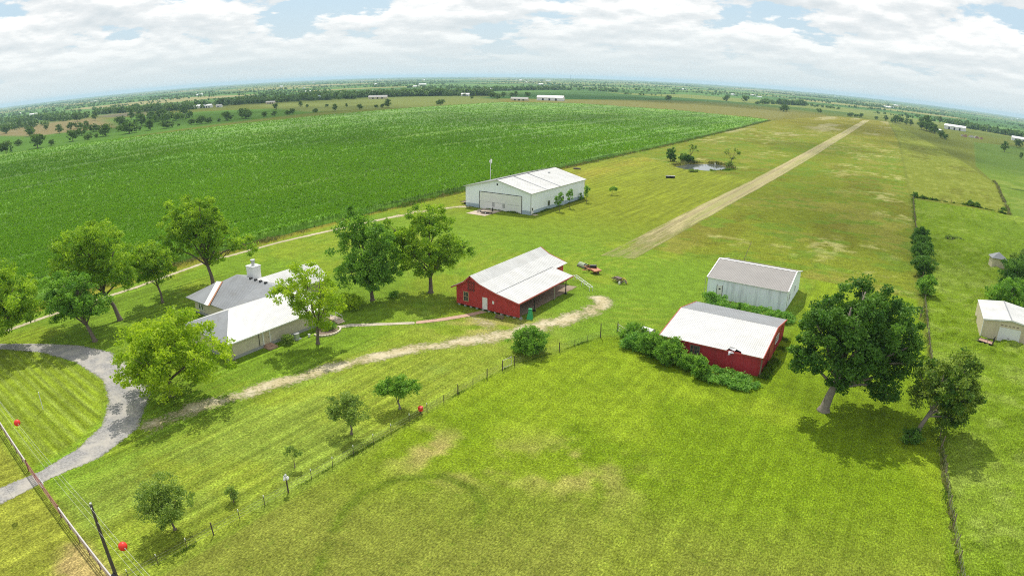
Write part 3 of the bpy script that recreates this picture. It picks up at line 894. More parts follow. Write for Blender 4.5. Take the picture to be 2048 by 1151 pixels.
def window(parent, x, y, z, w, h, axis, name='window', frame='white_paint', bars=1, glass='glass'):
    """axis 'y-' = faces -Y, 'x+' = faces +X"""
    f = MB()
    g = MB()
    t = 0.09
    def put(m, a0, a1, z0, z1, d0, d1):
        if axis == 'y-':
            m.box(x + a0, x + a1, y - d1, y - d0, z0, z1)
        else:
            m.box(x + d0, x + d1, y + a0, y + a1, z0, z1)
    put(f, -w / 2 - t, -w / 2, z - t, z + h + t, 0.004, 0.08)
    put(f, w / 2, w / 2 + t, z - t, z + h + t, 0.004, 0.08)
    put(f, -w / 2, w / 2, z - t, z, 0.004, 0.08)
    put(f, -w / 2, w / 2, z + h, z + h + t, 0.004, 0.08)
    for i in range(bars):
        c = -w / 2 + w * (i + 1) / (bars + 1)
        put(f, c - 0.03, c + 0.03, z, z + h, 0.03, 0.06)
    put(f, -w / 2, w / 2, z + h / 2 - 0.03, z + h / 2 + 0.03, 0.032, 0.057)
    put(g, -w / 2, w / 2, z, z + h, 0.006, 0.026)
    fo = f.build(name, M[frame], parent)
    g.build('pane', M[glass], fo)
    return fo


# --- white hangar with the big door
t = thing('hangar', 'big white metal hangar with a wide bifold door and blue-grey base band', 'hangar', (-109.5, 177, 0))
X0, X1, Y0, Y1, EV, RG = -11.8, 11.8, -17.0, 17.0, 6.5, 9.35
wb = MB()
wb.poly([(X0, Y0, 0), (X1, Y0, 0), (X1, Y0, EV), (0, Y0, RG - 0.15), (X0, Y0, EV)])
wb.poly([(X1, Y1, 0), (X0, Y1, 0), (X0, Y1, EV), (0, Y1, RG - 0.15), (X1, Y1, EV)])
wb.poly([(X1, Y0, 0), (X1, Y1, 0), (X1, Y1, EV), (X1, Y0, EV)])
wb.poly([(X0, Y1, 0), (X0, Y0, 0), (X0, Y0, EV), (X0, Y1, EV)])
for i in range(36):   # wall ribs
    y = Y0 + 0.5 + i * 0.92
    wb.box(X1 + 0.001, X1 + 0.03, y, y + 0.05, 1.25, EV - 0.2)
for i in range(25):
    x = X0 + 0.5 + i * 0.93
    if -7.2 < x + 0.6 and x < 8.4:
        wb.box(x, x + 0.05, Y0 - 0.03, Y0 - 0.001, 5.3, EV + (RG - EV) * (1 - abs(x) / 11.8) - 0.35)
    else:
        wb.box(x, x + 0.05, Y0 - 0.03, Y0 - 0.001, 1.25, EV - 0.1)
wall = wb.build('wall', M['white_wall'], t)
rb = MB()
for s in (1, -1):
    e0, e1 = (s * 12.3, Y0 - 0.5, EV - 0.12), (s * 12.3, Y1 + 0.5, EV - 0.12)
    r0, r1 = (0, Y0 - 0.5, RG), (0, Y1 + 0.5, RG)
    rb.slab([e0, e1, r1, r0] if s > 0 else [r0, r1, e1, e0], 0.16)
    ribs(rb, e0, e1, r0, r1, 0.92, 0.035)
    # roof seams
    rb.box(-0.2 if s > 0 else -0.21, 0.2 if s > 0 else 0.21, Y0 - 0.5, Y1 + 0.5, RG - 0.05 + 0.01 * s, RG + 0.05)
rb.build('roof', M['roof_white'], t)
for y in (-8.6, -0.6):
    MB().slab([(12.25, y, EV - 0.07), (12.25, y + 0.5, EV - 0.07), (0.2, y + 0.5, RG + 0.055), (0.2, y, RG + 0.055)], 0.05).build('roof_seam', M['roof_grey'], t)
MB().box(2.6, 3.2, 8.4, 9.0, 8.4, 9.05).build('roof_vent', M['galv'], t)
boxes('wainscot', M['blue_band'], t, (X1 - 0.1, X1 + 0.034, Y0 + 1.55, Y1 + 0.03, 0, 1.2), (X0 - 0.03, -6.64, Y0 - 0.034, Y0 + 0.1, 0, 1.2), (8.79, X1 + 0.03, Y0 - 0.034, Y0 + 0.1, 0, 1.2), (X0 - 0.034, X0 + 0.1, Y0 + 0.2, Y1, 0, 1.2))
boxes('corner_trim', M['white_paint'], t, (X1 - 0.06, X1 + 0.06, Y0 - 0.06, Y0 + 0.06, 1.2, EV - 0.1), (X0 - 0.05, X0 + 0.05, Y0 - 0.05, Y0 + 0.05, 1.2, EV - 0.1), (X1 - 0.05, X1 + 0.06, Y1 - 0.06, Y1 + 0.06, 1.2, EV - 0.1))
tr = MB()
tr.box(X1 + 0.06, X1 + 0.14, Y0 - 0.16, Y0 - 0.06, 0.1, EV)
tr.build('downpipe', M['steel_dark'], t)
db = MB()
db.box(-6.45, 8.6, Y0 - 0.07, Y0 - 0.004, 0.05, 5.1)
door = db.build('hangar_door', M['white_paint'], t)
fr = MB()
fr.box(-6.62, -6.47, Y0 - 0.1, Y0 - 0.003, 0, 5.28).box(8.62, 8.77, Y0 - 0.1, Y0 - 0.003, 0, 5.28).box(-6.47, 8.62, Y0 - 0.1, Y0 - 0.003, 5.12, 5.28)
fr.build('door_frame', M['black'], t)
MB().box(-6.4, 8.55, Y0 - 0.085, Y0 - 0.071, 2.25, 2.31).build('door_seam', M['plinth'], door)
for x in (-1.4, 2.4):
    p = MB()
    for r in range(4):
        for c in range(3):
            p.box(x - 0.45 + c * 0.32, x - 0.45 + c * 0.32 + 0.26, Y0 - 0.09, Y0 - 0.072, 1.0 + r * 0.32, 1.26 + r * 0.32)
    p.build('door_window', M['plinth'], door)
MB().box(-0.25, 0.25, Y0 - 0.05, Y0 - 0.004, 7.6, 8.15).build('gable_vent', M['black'], t)
pd = MB().box(X1 + 0.004, X1 + 0.07, Y0 + 0.35, Y0 + 1.4, 0.1, 2.2).build('side_door', M['white_paint'], t)
MB().box(X1 + 0.071, X1 + 0.09, Y0 + 0.65, Y0 + 1.1, 1.2, 2.0).build('pane', M['black'], pd)
for y in (-6.6, 2.2):
    window(t, X1, y, 1.35, 1.0, 1.3, 'x+', frame='black', bars=0)
MB().box(X1 + 0.15, X1 + 1.6, Y0 + 0.1, Y0 + 1.7, 0, 0.12).build('door_step', M['pad'], t)

# --- red barn with the open lean-to
t = thing('red_barn', 'red timber barn with white metal roof and open lean-to on posts', 'barn', (-62, 87.3, 0))
# local: x east, y north; front wall on y = 0
prof = [(-7.4, 3.25), (-4.7, 4.65), (-3.2, 6.0), (-1.1, 4.85), (2.4, 3.85), (7.0, 2.95)]
L1, L2 = 23.6, 18.8                       # main roof and lean-to lengths
wb = MB()
wb.poly([(-6.5, 0, 0.35), (2.4, 0, 0.35), (2.4, 0, 3.75), (-1.1, 0, 4.75), (-3.2, 0, 5.85), (-4.7, 0, 4.5), (-6.5, 0, 3.55)])
wb.poly([(2.4, 0, 0.35), (6.9, 0, 0.35), (6.9, 0, 2.85), (2.4, 0, 3.75)])
wb.poly([(2.4, 23.2, 0.2), (-6.5, 23.2, 0.2), (-6.5, 23.2, 3.55), (-4.7, 23.2, 4.5), (-3.2, 23.2, 5.85), (-1.1, 23.2, 4.75), (2.4, 23.2, 3.75)])
wb.poly([(-6.5, 23.2, 0.2), (-6.5, 0, 0.2), (-6.5, 0, 3.55), (-6.5, 23.2, 3.55)])
wb.poly([(2.4, 0.02, 0.2), (2.4, 23.2, 0.2), (2.4, 23.2, 3.75), (2.4, 0.02, 3.75)])
for i in range(22):                       # lap boards
    z = 0.42 + i * 0.152
    wb.box(-6.52, 6.92, -0.025, -0.002, z, z + 0.018) if z < 2.8 else wb.box(-6.0, 2.3 if z < 3.6 else 0, -0.025, -0.002, z, z + 0.018)
wb.build('wall', M['red_board'], t)
rb = MB()
for i in range(5):
    (xa, za), (xb, zb) = prof[i], prof[i + 1]
    ln = L1 if i < 4 else L2
    y0 = -0.45
    rb.slab([(xa, y0, za + 0.08), (xb, y0, zb + 0.08), (xb, y0 + ln + 0.4, zb + 0.08), (xa, y0 + ln + 0.4, za + 0.08)], 0.07)
    ribs(rb, (xb, y0 + 0.1, zb + 0.08), (xb, y0 + ln + 0.3, zb + 0.08), (xa, y0 + 0.1, za + 0.08), (xa, y0 + ln + 0.3, za + 0.08), 0.55, 0.03)
# eave of the main roof past the lean-to
rb.slab([(2.4, L2 - 0.05, 3.93), (3.1, L2 - 0.05, 3.75), (3.1, L1 - 0.05, 3.75), (2.4, L1 - 0.05, 3.93)], 0.07)
rb.build('roof', M['roof_white'], t)
MB().box(2.36, 2.46, -0.4, L2, 3.96, 3.985).build('roof_seam', M['roof_grey'], t)
tb = MB()
for i in range(5):
    (xa, za), (xb, zb) = prof[i], prof[i + 1]
    tb.slab([(xa, -0.5, za + 0.02), (xb, -0.5, zb + 0.02), (xb, -0.452, zb + 0.02), (xa, -0.452, za + 0.02)], 0.2)
tb.slab([(7.02, -0.45, 3.0), (7.1, -0.45, 3.0), (7.1, L2 - 0.05, 3.0), (7.02, L2 - 0.05, 3.0)], 0.16)
for i in range(1, 4):
    (xa, za), (xb, zb) = prof[i], prof[i + 1]
    tb.slab([(xa, L1 + 0.0, za + 0.12), (xb, L1 + 0.0, zb + 0.12), (xb, L1 + 0.12, zb + 0.12), (xa, L1 + 0.12, za + 0.12)], 0.2)
tb.build('fascia', M['red_trim'], t)
window(t, -4.35, 0, 1.15, 0.95, 1.6, 'y-', frame='tan_trim', bars=1)
d = MB().box(-0.75, 0.3, -0.08, -0.003, 0.4, 2.55).build('door', M['white_paint'], t)
MB().ball((0.15, -0.12, 1.4), 0.05, 8).build('door_handle', M['black'], d)
fr = MB().box(-0.9, -0.76, -0.07, -0.003, 0.4, 2.7).box(0.31, 0.45, -0.07, -0.003, 0.4, 2.7).box(-0.76, 0.31, -0.07, -0.003, 2.56, 2.7)
fr.build('door_frame', M['red_trim'], t)
MB().box(1.35, 1.7, -0.12, -0.003, 1.75, 2.25).build('meter_box', M['white_paint'], t)
# faded square star-like ornament of rusty scrolls in the gable
ob = MB()
for i in range(3):
    for j in range(3):
        cx_, cz_ = -3.75 + i * 0.55, 3.45 + j * 0.6
        for k in range(8):
            a0, a1 = 2 * math.pi * k / 8, 2 * math.pi * (k + 1) / 8
            ob.tube((cx_ + 0.22 * math.cos(a0), -0.06, cz_ + 0.24 * math.sin(a0)), (cx_ + 0.22 * math.cos(a1), -0.06, cz_ + 0.24 * math.sin(a1)), 0.03, n=4)
    ob.tube((-3.75 + i * 0.55, -0.06, 3.1), (-3.75 + i * 0.55, -0.06, 5.0), 0.025, n=4)
ob.build('gable_ornament', M['steel_dark'], t)
for y in (5.0, 12.1, 16.4):
    pb = MB()
    pb.tube((6.75, y, -0.02), (6.75, y, 2.95), 0.1 if y != 12.1 else 0.05, n=8)
    if y != 12.1:
        pb.tube((6.75, y, -0.02), (6.75, y, 0.14), 0.3, n=10)
    pb.build('post', M['black'] if y != 12.1 else M['galv'], t)
for y in np.arange(0.8, L2 - 1, 1.7):
    MB().slab([(2.45, y, 3.84), (6.95, y, 2.94), (6.95, y + 0.06, 2.94), (2.45, y + 0.06, 3.84)], 0.15).build('rafter', M['wood'], t)
MB().box(6.7, 6.8, 0.02, L2 - 1.2, 2.55, 2.76).build('beam', M['wood'], t)
for i in range(11):
    x = -6.2 + i * 1.3
    MB().box(x, x + 0.4, 0.05, 0.45, -0.1, 0.36).build('pier', M['plinth'], t)

# --- red shed
t = thing('red_shed', 'low red metal shed with pale roof, torn at its eave', 'shed', (-22.2, 96.2, 0))
X0, X1, Y0, Y1 = -7.8, 7.8, -8.8, 8.8
EV, RG = 3.05, 4.55
wb = MB()
wb.poly([(X0, Y0, 0), (X1, Y0, 0), (X1, Y0, EV), (X0, Y0, EV)])
wb.poly([(X1, Y1, 0), (X0, Y1, 0), (X0, Y1, EV), (X1, Y1, EV)])
wb.poly([(X1, Y0, 0), (X1, Y1, 0), (X1, Y1, EV), (X1, 0.4, RG - 0.1), (X1, Y0, EV)])
wb.poly([(X0, Y1, 0), (X0, Y0, 0), (X0, Y0, EV), (X0, 0.4, RG - 0.1), (X0, Y1, EV)])
for i in range(28):
    x = X0 + 0.3 + i * 0.55
    wb.box(x, x + 0.05, Y0 - 0.03, Y0 - 0.001, 0.02, EV - 0.05)
for i in range(31):
    y = Y0 + 0.3 + i * 0.56
    wb.box(X1 + 0.001, X1 + 0.03, y, y + 0.05, 0.02, EV - 0.05)
wb.build('wall', M['red_metal'], t)
rb = MB()
# near slope, with a bite missing from the eave
e0, e1, r0, r1 = (X0 - 0.2, Y0 - 0.3, EV), (X1 + 0.15, Y0 - 0.3, EV), (X0 - 0.2, 0.4, RG), (X1 + 0.15, 0.4, RG)
def on(u, v):
    a, b = Vector(e0).lerp(Vector(e1), u), Vector(r0).lerp(Vector(r1), u)
    return tuple(a.lerp(b, v))
rb.slab([on(0, 0), on(0.655, 0), on(0.67, 0.07), on(0.735, 0.09), on(0.79, 0.05), on(0.80, 0.0), on(1, 0), on(1, 1), on(0, 1)], 0.05)
ribs(rb, on(0, 0), on(0.65, 0), on(0, 1), on(0.65, 1), 0.3, 0.035)
ribs(rb, on(0.67, 0.10), on(0.79, 0.10), on(0.67, 1), on(0.79, 1), 0.3, 0.035)
ribs(rb, on(0.81, 0), on(1, 0), on(0.81, 1), on(1, 1), 0.3, 0.035)
rb.build('roof', M['roof_white'], t)
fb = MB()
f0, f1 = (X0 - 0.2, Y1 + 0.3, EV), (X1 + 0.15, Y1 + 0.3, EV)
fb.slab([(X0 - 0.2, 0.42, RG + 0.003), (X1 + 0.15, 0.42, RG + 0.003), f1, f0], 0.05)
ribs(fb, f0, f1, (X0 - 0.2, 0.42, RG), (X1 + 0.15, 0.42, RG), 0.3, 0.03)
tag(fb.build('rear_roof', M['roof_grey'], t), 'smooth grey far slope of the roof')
fl = MB()
fl.slab([on(0.66, 0.075), on(0.73, 0.03), on(0.74, 0.10), on(0.68, 0.13)], 0.02)
fl.slab([(2.9, Y0 - 0.55, 2.8), (3.7, Y0 - 0.4, 2.82), (3.5, Y0 - 0.2, 3.03), (2.8, Y0 - 0.22, 3.0)], 0.03)
fl.slab([(2.8, Y0 - 0.5, 2.45), (3.2, Y0 - 0.6, 2.6), (3.3, Y0 - 0.3, 2.85), (2.9, Y0 - 0.25, 2.8)], 0.03)
tag(fl.build('torn_sheet', M['galv'], t), 'curled torn roofing sheet hanging at the eave')
for x in (X0 - 0.28, X1 + 0.17):
    tb = MB()
    tb.slab([(x, Y0 - 0.3, EV + 0.06), (x + 0.1, Y0 - 0.3, EV + 0.06), (x + 0.1, 0.4, RG + 0.06), (x, 0.4, RG + 0.06)], 0.22)
    tb.slab([(x, 0.42, RG + 0.06), (x + 0.1, 0.42, RG + 0.06), (x + 0.1, Y1 + 0.3, EV + 0.06), (x, Y1 + 0.3, EV + 0.06)], 0.22)
    tb.build('rake_trim', M['red_trim'], t)
MB().box(X0, X1, Y0 - 0.32, Y0 - 0.28, EV - 0.2, EV - 0.06).build('eave_trim', M['red_trim'], t)
window(t, -2.3, Y0, 1.35, 1.35, 1.15, 'y-', frame='wood', bars=3)
tag(MB().box(X1 + 0.004, X1 + 0.07, -3.6, -0.4, 0.05, 2.7).build('sliding_door', M['red_trim'], t))
window(t, X1, 2.2, 1.6, 2.4, 1.0, 'x+', frame='white_paint', bars=2)
MB().box(X1 - 0.08, X1 + 0.09, Y0 - 0.09, Y0 + 0.12, 0, EV - 0.1).build('corner_post', M['wood'], t)

# --- white shed behind it
t = thing('white_shed', 'tall white metal shed with streaked wall and beige roof', 'shed', (-24.3, 125.7, 0))
X0, X1, Y0, Y1 = -7.7, 7.7, -7.9, 7.9
EV, RG = 4.0, 5.85
wb = MB()
wb.poly([(X0, Y0, 0), (X1, Y0, 0), (X1, Y0, EV), (X0, Y0, EV)])
wb.poly([(X1, Y1, 0), (X0, Y1, 0), (X0, Y1, EV), (X1, Y1, EV)])
wb.poly([(X1, Y0, 0), (X1, Y1, 0), (X1, Y1, EV), (X1, 0, RG - 0.1), (X1, Y0, EV)])
wb.poly([(X0, Y1, 0), (X0, Y0, 0), (X0, Y0, EV), (X0, 0, RG - 0.1), (X0, Y1, EV)])
for i in range(17):
    x = X0 + 0.4 + i * 0.9
    wb.box(x, x + 0.04, Y0 - 0.02, Y0 - 0.001, 0.02, EV - 0.1)
wb.build('wall', M['white_stained'], t)
rb = MB()
for s in (-1, 1):
    e0, e1, r0, r1 = (X0 - 0.15, s * 8.1, EV - 0.02), (X1 + 0.15, s * 8.1, EV - 0.02), (X0 - 0.15, 0, RG), (X1 + 0.15, 0, RG)
    rb.slab([e0, e1, r1, r0] if s < 0 else [r0, r1, e1, e0], 0.06)
    ribs(rb, e0, e1, r0, r1, 0.3, 0.03)
rb.build('roof', M['roof_beige'], t)
tb = MB()
for x in (X0 - 0.24, X1 + 0.15):
    for s in (-1, 1):
        q = [(x, s * 8.15, EV + 0.07), (x + 0.2, s * 8.15, EV + 0.07), (x + 0.2, 0.001 * s, RG + 0.09), (x, 0.001 * s, RG + 0.09)]
        tb.slab(q if s < 0 else q[::-1], 0.2)
tb.slab([(X0, -0.3, RG - 0.0), (X1, -0.3, RG - 0.0), (X1, 0, RG + 0.075), (X0, 0, RG + 0.075)], 0.04)
tb.slab([(X0, 0, RG + 0.075), (X1, 0, RG + 0.075), (X1, 0.3, RG), (X0, 0.3, RG)], 0.04)
tb.box(X0, X1, Y0 - 0.24, Y0 - 0.2, EV - 0.12, EV - 0.02)
tb.build('trim', M['white_paint'], t)
d = MB().box(-5.7, -4.7, Y0 - 0.06, Y0 - 0.003, 0.6, 2.75).build('door', M['white_paint'], t)
MB().box(-5.3, -5.1, Y0 - 0.09, Y0 - 0.062, 1.9, 2.2).box(-5.4, -5.0, Y0 - 0.085, Y0 - 0.063, 1.98, 2.12).build('door_emblem', M['black'], d)
boxes('door_frame', M['dark'], t, (-5.8, -5.71, Y0 - 0.05, Y0 - 0.003, 0.6, 2.85), (-4.69, -4.6, Y0 - 0.05, Y0 - 0.003, 0.6, 2.85))
for y in (-4.4, 1.6):
    window(t, X1, y, 1.4, 0.8, 1.2, 'x+', frame='white_paint', bars=0)
for (x, y) in ((X0 - 0.4, Y0 - 0.2), (X1 + 0.25, Y0 - 0.4)):
    MB().tube((x, y, 0), (x, y, 3.9), 0.05, n=6).build('downpipe', M['galv'], t)

# --- cream garage on the east side
t = thing('cream_garage', 'cream sheet metal garage with white roller door and shallow roof', 'garage', (25.5, 132.6, 0))
X0, X1, Y0, Y1 = -5.3, 5.3, -6.5, 6.5
EV, RG = 3.4, 4.1
wb = MB()
wb.poly([(X0, Y0, 0), (X1, Y0, 0), (X1, Y0, EV), (0, Y0, RG - 0.08), (X0, Y0, EV)])
wb.poly([(X1, Y1, 0), (X0, Y1, 0), (X0, Y1, EV), (0, Y1, RG - 0.08), (X1, Y1, EV)])
wb.poly([(X1, Y0, 0), (X1, Y1, 0), (X1, Y1, EV), (X1, Y0, EV)])
wb.poly([(X0, Y1, 0), (X0, Y0, 0), (X0, Y0, EV), (X0, Y1, EV)])
for i in range(36):
    x = X0 + 0.2 + i * 0.29
    if x < -2.6 or x > 2.2:
        wb.box(x, x + 0.08, Y0 - 0.03, Y0 - 0.001, 0.02, EV - 0.05)
for i in range(14):
    y = Y0 + 0.3 + i * 0.9
    wb.box(X0 - 0.02, X0 - 0.001, y, y + 0.05, 0.02, EV - 0.05)
wb.build('wall', M['garage_wall'], t)
rb = MB()
for s in (-1, 1):
    e0, e1, r0, r1 = (s * 5.4, Y0 - 0.2, EV), (s * 5.4, Y1 + 0.2, EV), (0, Y0 - 0.2, RG), (0, Y1 + 0.2, RG)
    rb.slab([e0, e1, r1, r0] if s > 0 else [r0, r1, e1, e0], 0.06)
    ribs(rb, e0, e1, r0, r1, 0.6, 0.02)
rb.build('roof', M['roof_white'], t)
MB().box(-0.12, 0.12, Y0 - 0.22, Y1 + 0.22, RG - 0.02, RG + 0.06).build('ridge_cap', M['roof_grey'], t)
tb = MB()
for s in (-1, 1):
    q = [(s * 5.45, Y0 - 0.24, EV - 0.01), (s * 5.45, Y0 - 0.2, EV - 0.01), (0, Y0 - 0.2, RG + 0.01), (0, Y0 - 0.24, RG + 0.01)]
    tb.slab(q if s < 0 else q[::-1], 0.24)
    tb.box(s * 5.3 - 0.06, s * 5.3 + 0.06, Y0 - 0.05, Y0 + 0.05, 0, EV - 0.22)
tb.build('trim', M['white_paint'], t)
db = MB()
for i in range(5):
    db.box(-2.1, 2.1, Y0 - 0.07, Y0 - 0.004, 0.05 + i * 0.53, 0.55 + i * 0.53)
for i in range(4):
    db.box(-2.09, 2.09, Y0 - 0.055, Y0 - 0.0045, 0.55 + i * 0.53, 0.58 + i * 0.53)
d = db.build('roller_door', M['white_paint'], t)
MB().box(-0.25, 0.25, Y0 - 0.1, Y0 - 0.071, 0.75, 0.85).build('door_handle', M['black'], d)
MB().box(-2.22, -2.11, Y0 - 0.06, Y0 - 0.003, 0, 2.85).box(2.11, 2.22, Y0 - 0.06, Y0 - 0.003, 0, 2.85).box(-2.11, 2.11, Y0 - 0.06, Y0 - 0.003, 2.7, 2.85).build('door_frame', M['garage_wall'], t)
for i in range(5):
    MB().box(-1.9 + i * 0.75, -1.5 + i * 0.75, Y0 - 0.08, Y0 - 0.02, 3.05, 3.15).build('hook', M['wood'], t)

# --- farmhouse: three joined hipped and gabled wings
t = thing('farmhouse', 'cream stone farmhouse with joined metal roofs toned white and grey by facing', 'house', (-88, 57, 0))
def Lc(p):
    return (p[0] + 88, p[1] - 57, p[2])
wb = MB()
def walls(x0, x1, y0, y1, z1, z0=0.45):
    a = [Lc((x0, y0, 0)), Lc((x1, y0, 0)), Lc((x1, y1, 0)), Lc((x0, y1, 0))]
    for i in range(4):
        p, q = a[i], a[(i + 1) % 4]
        wb.poly([(p[0], p[1], z0), (q[0], q[1], z0), (q[0], q[1], z1), (p[0], p[1], z1)])
walls(-93.8, -81.0, 47.8, 67.4, 2.95)
walls(-105.2, -93.81, 56.3, 67.0, 2.95)
walls(-100.6, -92.9, 67.01, 78.0, 2.95)
wb.build('wall', M['stone'], t)
pl = MB()
for (x0, x1, y0, y1) in ((-93.85, -80.95, 47.75, 67.45), (-105.25, -93.86, 56.25, 67.05), (-100.65, -92.85, 67.06, 78.05)):
    pl.box(x0 + 88, x1 + 88, y0 - 57, y1 - 57, -0.1, 0.5)
pl.build('plinth', M['plinth'], t)
ZE, ZA = 2.9, 5.35
A = dict(sw=(-94.2, 47.3, ZE), se=(-80.55, 47.3, ZE), ne=(-80.55, 67.9, ZE), nw=(-94.2, 67.9, ZE), r0=(-87.4, 52.6, ZA), r1=(-87.4, 67.9, ZA))
A = {k: Lc(v) for k, v in A.items()}
rb = MB()
rb.slab([A['se'], A['ne'], A['r1'], A['r0']], 0.12)
rb.slab([A['r0'], A['r1'], A['nw'], A['sw']], 0.12)
ribs(rb, Vector(A['se']).lerp(Vector(A['ne']), 0.26), A['ne'], A['r0'], A['r1'], 0.3, 0.03)
rb.build('roof', M['roof_white'], t)  # bright sheen of the long slopes is put into the whiter colour
hb = MB()
hb.slab([A['sw'], A['se'], A['r0']], 0.12)
tag(hb.build('hip_roof', M['roof_grey'], t), 'hipped end of the front roof, coloured grey for shade')  # same roofing as the long slopes, shade put into the grey
gb = MB()
B = {k: Lc(v) for k, v in dict(sw=(-105.9, 55.8, ZE), se=(-93.0, 55.8, ZE), p1=(-101.0, 63.5, 6.0), p2=(-87.6, 63.5, 6.0), ne=(-88, 71.2, ZE), nw=(-105.9, 71.2, ZE), s2=(-87.5, 58.2, 3.85)).items()}
gb.slab([B['sw'], B['se'], B['s2'], B['p2'], B['p1']], 0.12)
gb.slab([B['p1'], B['p2'], B['ne'], B['nw']], 0.12)
gb.slab([B['nw'], B['sw'], B['p1']], 0.12)
ribs(gb, Vector(B['sw']).lerp(Vector(B['se']), 0.4), B['se'], Lc((-100.7, 63.45, 5.97)), Lc((-93.0, 63.45, 5.97)), 0.35, 0.03)
tag(gb.build('shade_grey_roof', M['roof_grey'], t), 'sheet roof facing the drive, coloured grey for shade')  # darker tone of slopes facing the drive is shade put into colour
# projecting bay: same pitch but 35 cm higher, its narrow lit slope is coloured white, with a rusty valley beside it
bay = MB()
up = 0.32
bay.slab([Lc((-106.2, 55.1, ZE + 0.05)), Lc((-99.6, 55.1, ZE + 0.05)), Lc((-103.3, 60.4, 5.0)), Lc((-103.5, 59.6, 4.75))], 0.25)
tag(bay.build('bay_roof', M['roof_grey'], t), 'small roof over the projecting bay, coloured grey for shade')  # bay slope takes the same shade-toned grey
st = MB()
st.slab([Lc((-99.6, 55.1, ZE + 0.06)), Lc((-98.5, 55.2, ZE + 0.04)), Lc((-102.3, 60.9, 5.1)), Lc((-103.3, 60.4, 5.1))], 0.06)
st.build('lit_bay_slope', M['white_paint'], t)  # narrow side slope of the bay, its lit brightness painted as white
ru = MB()
ru.slab([Lc((-98.5, 55.2, ZE + 0.06)), Lc((-98.2, 55.3, ZE + 0.05)), Lc((-102.05, 61.0, 5.12)), Lc((-102.3, 60.9, 5.13))], 0.05)
ru.build('rusty_valley', M['rust'], t)
cb = MB()
Cc = {k: Lc(v) for k, v in dict(e0=(-92.2, 60, ZE), e1=(-92.2, 78.6, ZE), r0=(-96.8, 60, 5.5), r1=(-96.8, 78.6, 5.5), w0=(-101.4, 60, ZE), w1=(-101.4, 78.6, ZE)).items()}
Cv = {k: Lc(v) for k, v in dict(e0=(-92.2, 66.5, ZE), r0=(-96.8, 64.7, 5.5)).items()}
cb.slab([Cv['e0'], Cc['e1'], Cc['r1'], Cv['r0']], 0.12)
cb.slab([Cv['r0'], Cc['r1'], Cc['w1'], Lc((-101.4, 71.3, ZE))], 0.12)
ribs(cb, Lc((-92.2, 67, ZE)), Cc['e1'], Lc((-96.8, 67, 5.5)), Cc['r1'], 0.35, 0.03)
tag(cb.build('rear_roof', M['roof_white'], t), 'rear gable roof, coloured white for its sheen')  # reflected brightness of this slope is put into the white
gbl = MB()
gbl.poly([Lc((-92.9, 78.0, 2.9)), Lc((-100.6, 78.0, 2.9)), Lc((-96.8, 78.0, 5.3))])
gbl.build('gable_wall', M['stone'], t)
ch = MB().box(-100.2 + 88, -98.2 + 88, 65.2 - 57, 67.0 - 57, 3.5, 7.2).box(-100.3 + 88, -98.1 + 88, 65.1 - 57, 67.1 - 57, 7.2, 7.38).build('chimney', M['white_paint'], t)
MB().tube(Lc((-99.2, 66.1, 7.38)), Lc((-99.2, 66.1, 8.2)), 0.34, n=12).tube(Lc((-99.2, 66.1, 8.2)), Lc((-99.2, 66.1, 8.45)), 0.46, n=12).build('flue', M['galv'], ch)
for x in (-96.5, -95.0, -93.5, -92.0):
    MB().box(x + 88 - 0.25, x + 88 + 0.25, 6.3, 6.75, 5.9, 6.22).build('ridge_vent', M['black'], t)
MB().tube(Lc((-87.0, 61.5, 5.1)), Lc((-87.0, 61.5, 5.9)), 0.09, n=8).build('vent_pipe', M['galv'], t)
gut = MB().box(-80.5 + 88, -80.36 + 88, 47.3 - 57, 67.9 - 57, 2.74, 2.9)
gut.build('gutter', M['white_paint'], t)
# windows on the bay, door and vertical pipe on the long side
for x in (-103.4, -102.5):
    window(t, x + 88, 56.3 - 57, 0.95, 0.62, 1.75, 'y-', bars=0)
d = MB().box(-80.99 + 88, -80.9 + 88, 54.3 - 57, 55.4 - 57, 0.5, 2.75).build('side_door', M['garage_wall'], t)
MB().ball((-80.85 + 88, 55.2 - 57, 1.5), 0.05, 8).build('door_handle', M['black'], d)
boxes('door_frame', M['white_paint'], t, (-80.99 + 88, -80.88 + 88, 54.1 - 57, 54.29 - 57, 0.5, 2.8), (-80.99 + 88, -80.88 + 88, 55.41 - 57, 55.6 - 57, 0.5, 2.8))
MB().tube((-80.9 + 88, 53.4 - 57, 0.5), (-80.9 + 88, 53.4 - 57, 2.6), 0.05, n=6).build('conduit', M['black'], t)
sb = MB().box(-80.9 + 88, -79.3 + 88, 54.0 - 57, 55.7 - 57, 0, 0.28).box(-80.9 + 88, -80.0 + 88, 54.2 - 57, 55.5 - 57, 0.28, 0.48)
sb.build('door_step', M['brick'], t)
stp = MB()
for i in range(3):
    stp.box(-82.0 + 88, -79.6 + 88 + i * 0.45, 68.0 - 57 - 0.0, 69.6 - 57, 0.48 - 0.16 * (i + 1), 0.48 - 0.16 * i)
stp.build('porch_step', M['pad'], t)
for y in (68.1, 69.5):
    ra = MB().tube((-80.9 + 88, y - 57, 0.3), (-80.9 + 88, y - 57, 1.3), 0.04, n=6).tube((-79.3 + 88, y - 57, 0.05), (-79.3 + 88, y - 57, 1.0), 0.04, n=6).tube((-80.9 + 88, y - 57, 1.28), (-79.3 + 88, y - 57, 0.98), 0.04, n=6)
    ra.build('step_railing', M['white_paint'], t)


# ------------------------------------------------------------------ trees
CR = np.array([math.cos(R(33)), math.sin(R(33)), 0.0])     # across the view
CA = np.array([-math.sin(R(33)), math.cos(R(33)), 0.0])    # away from the drone


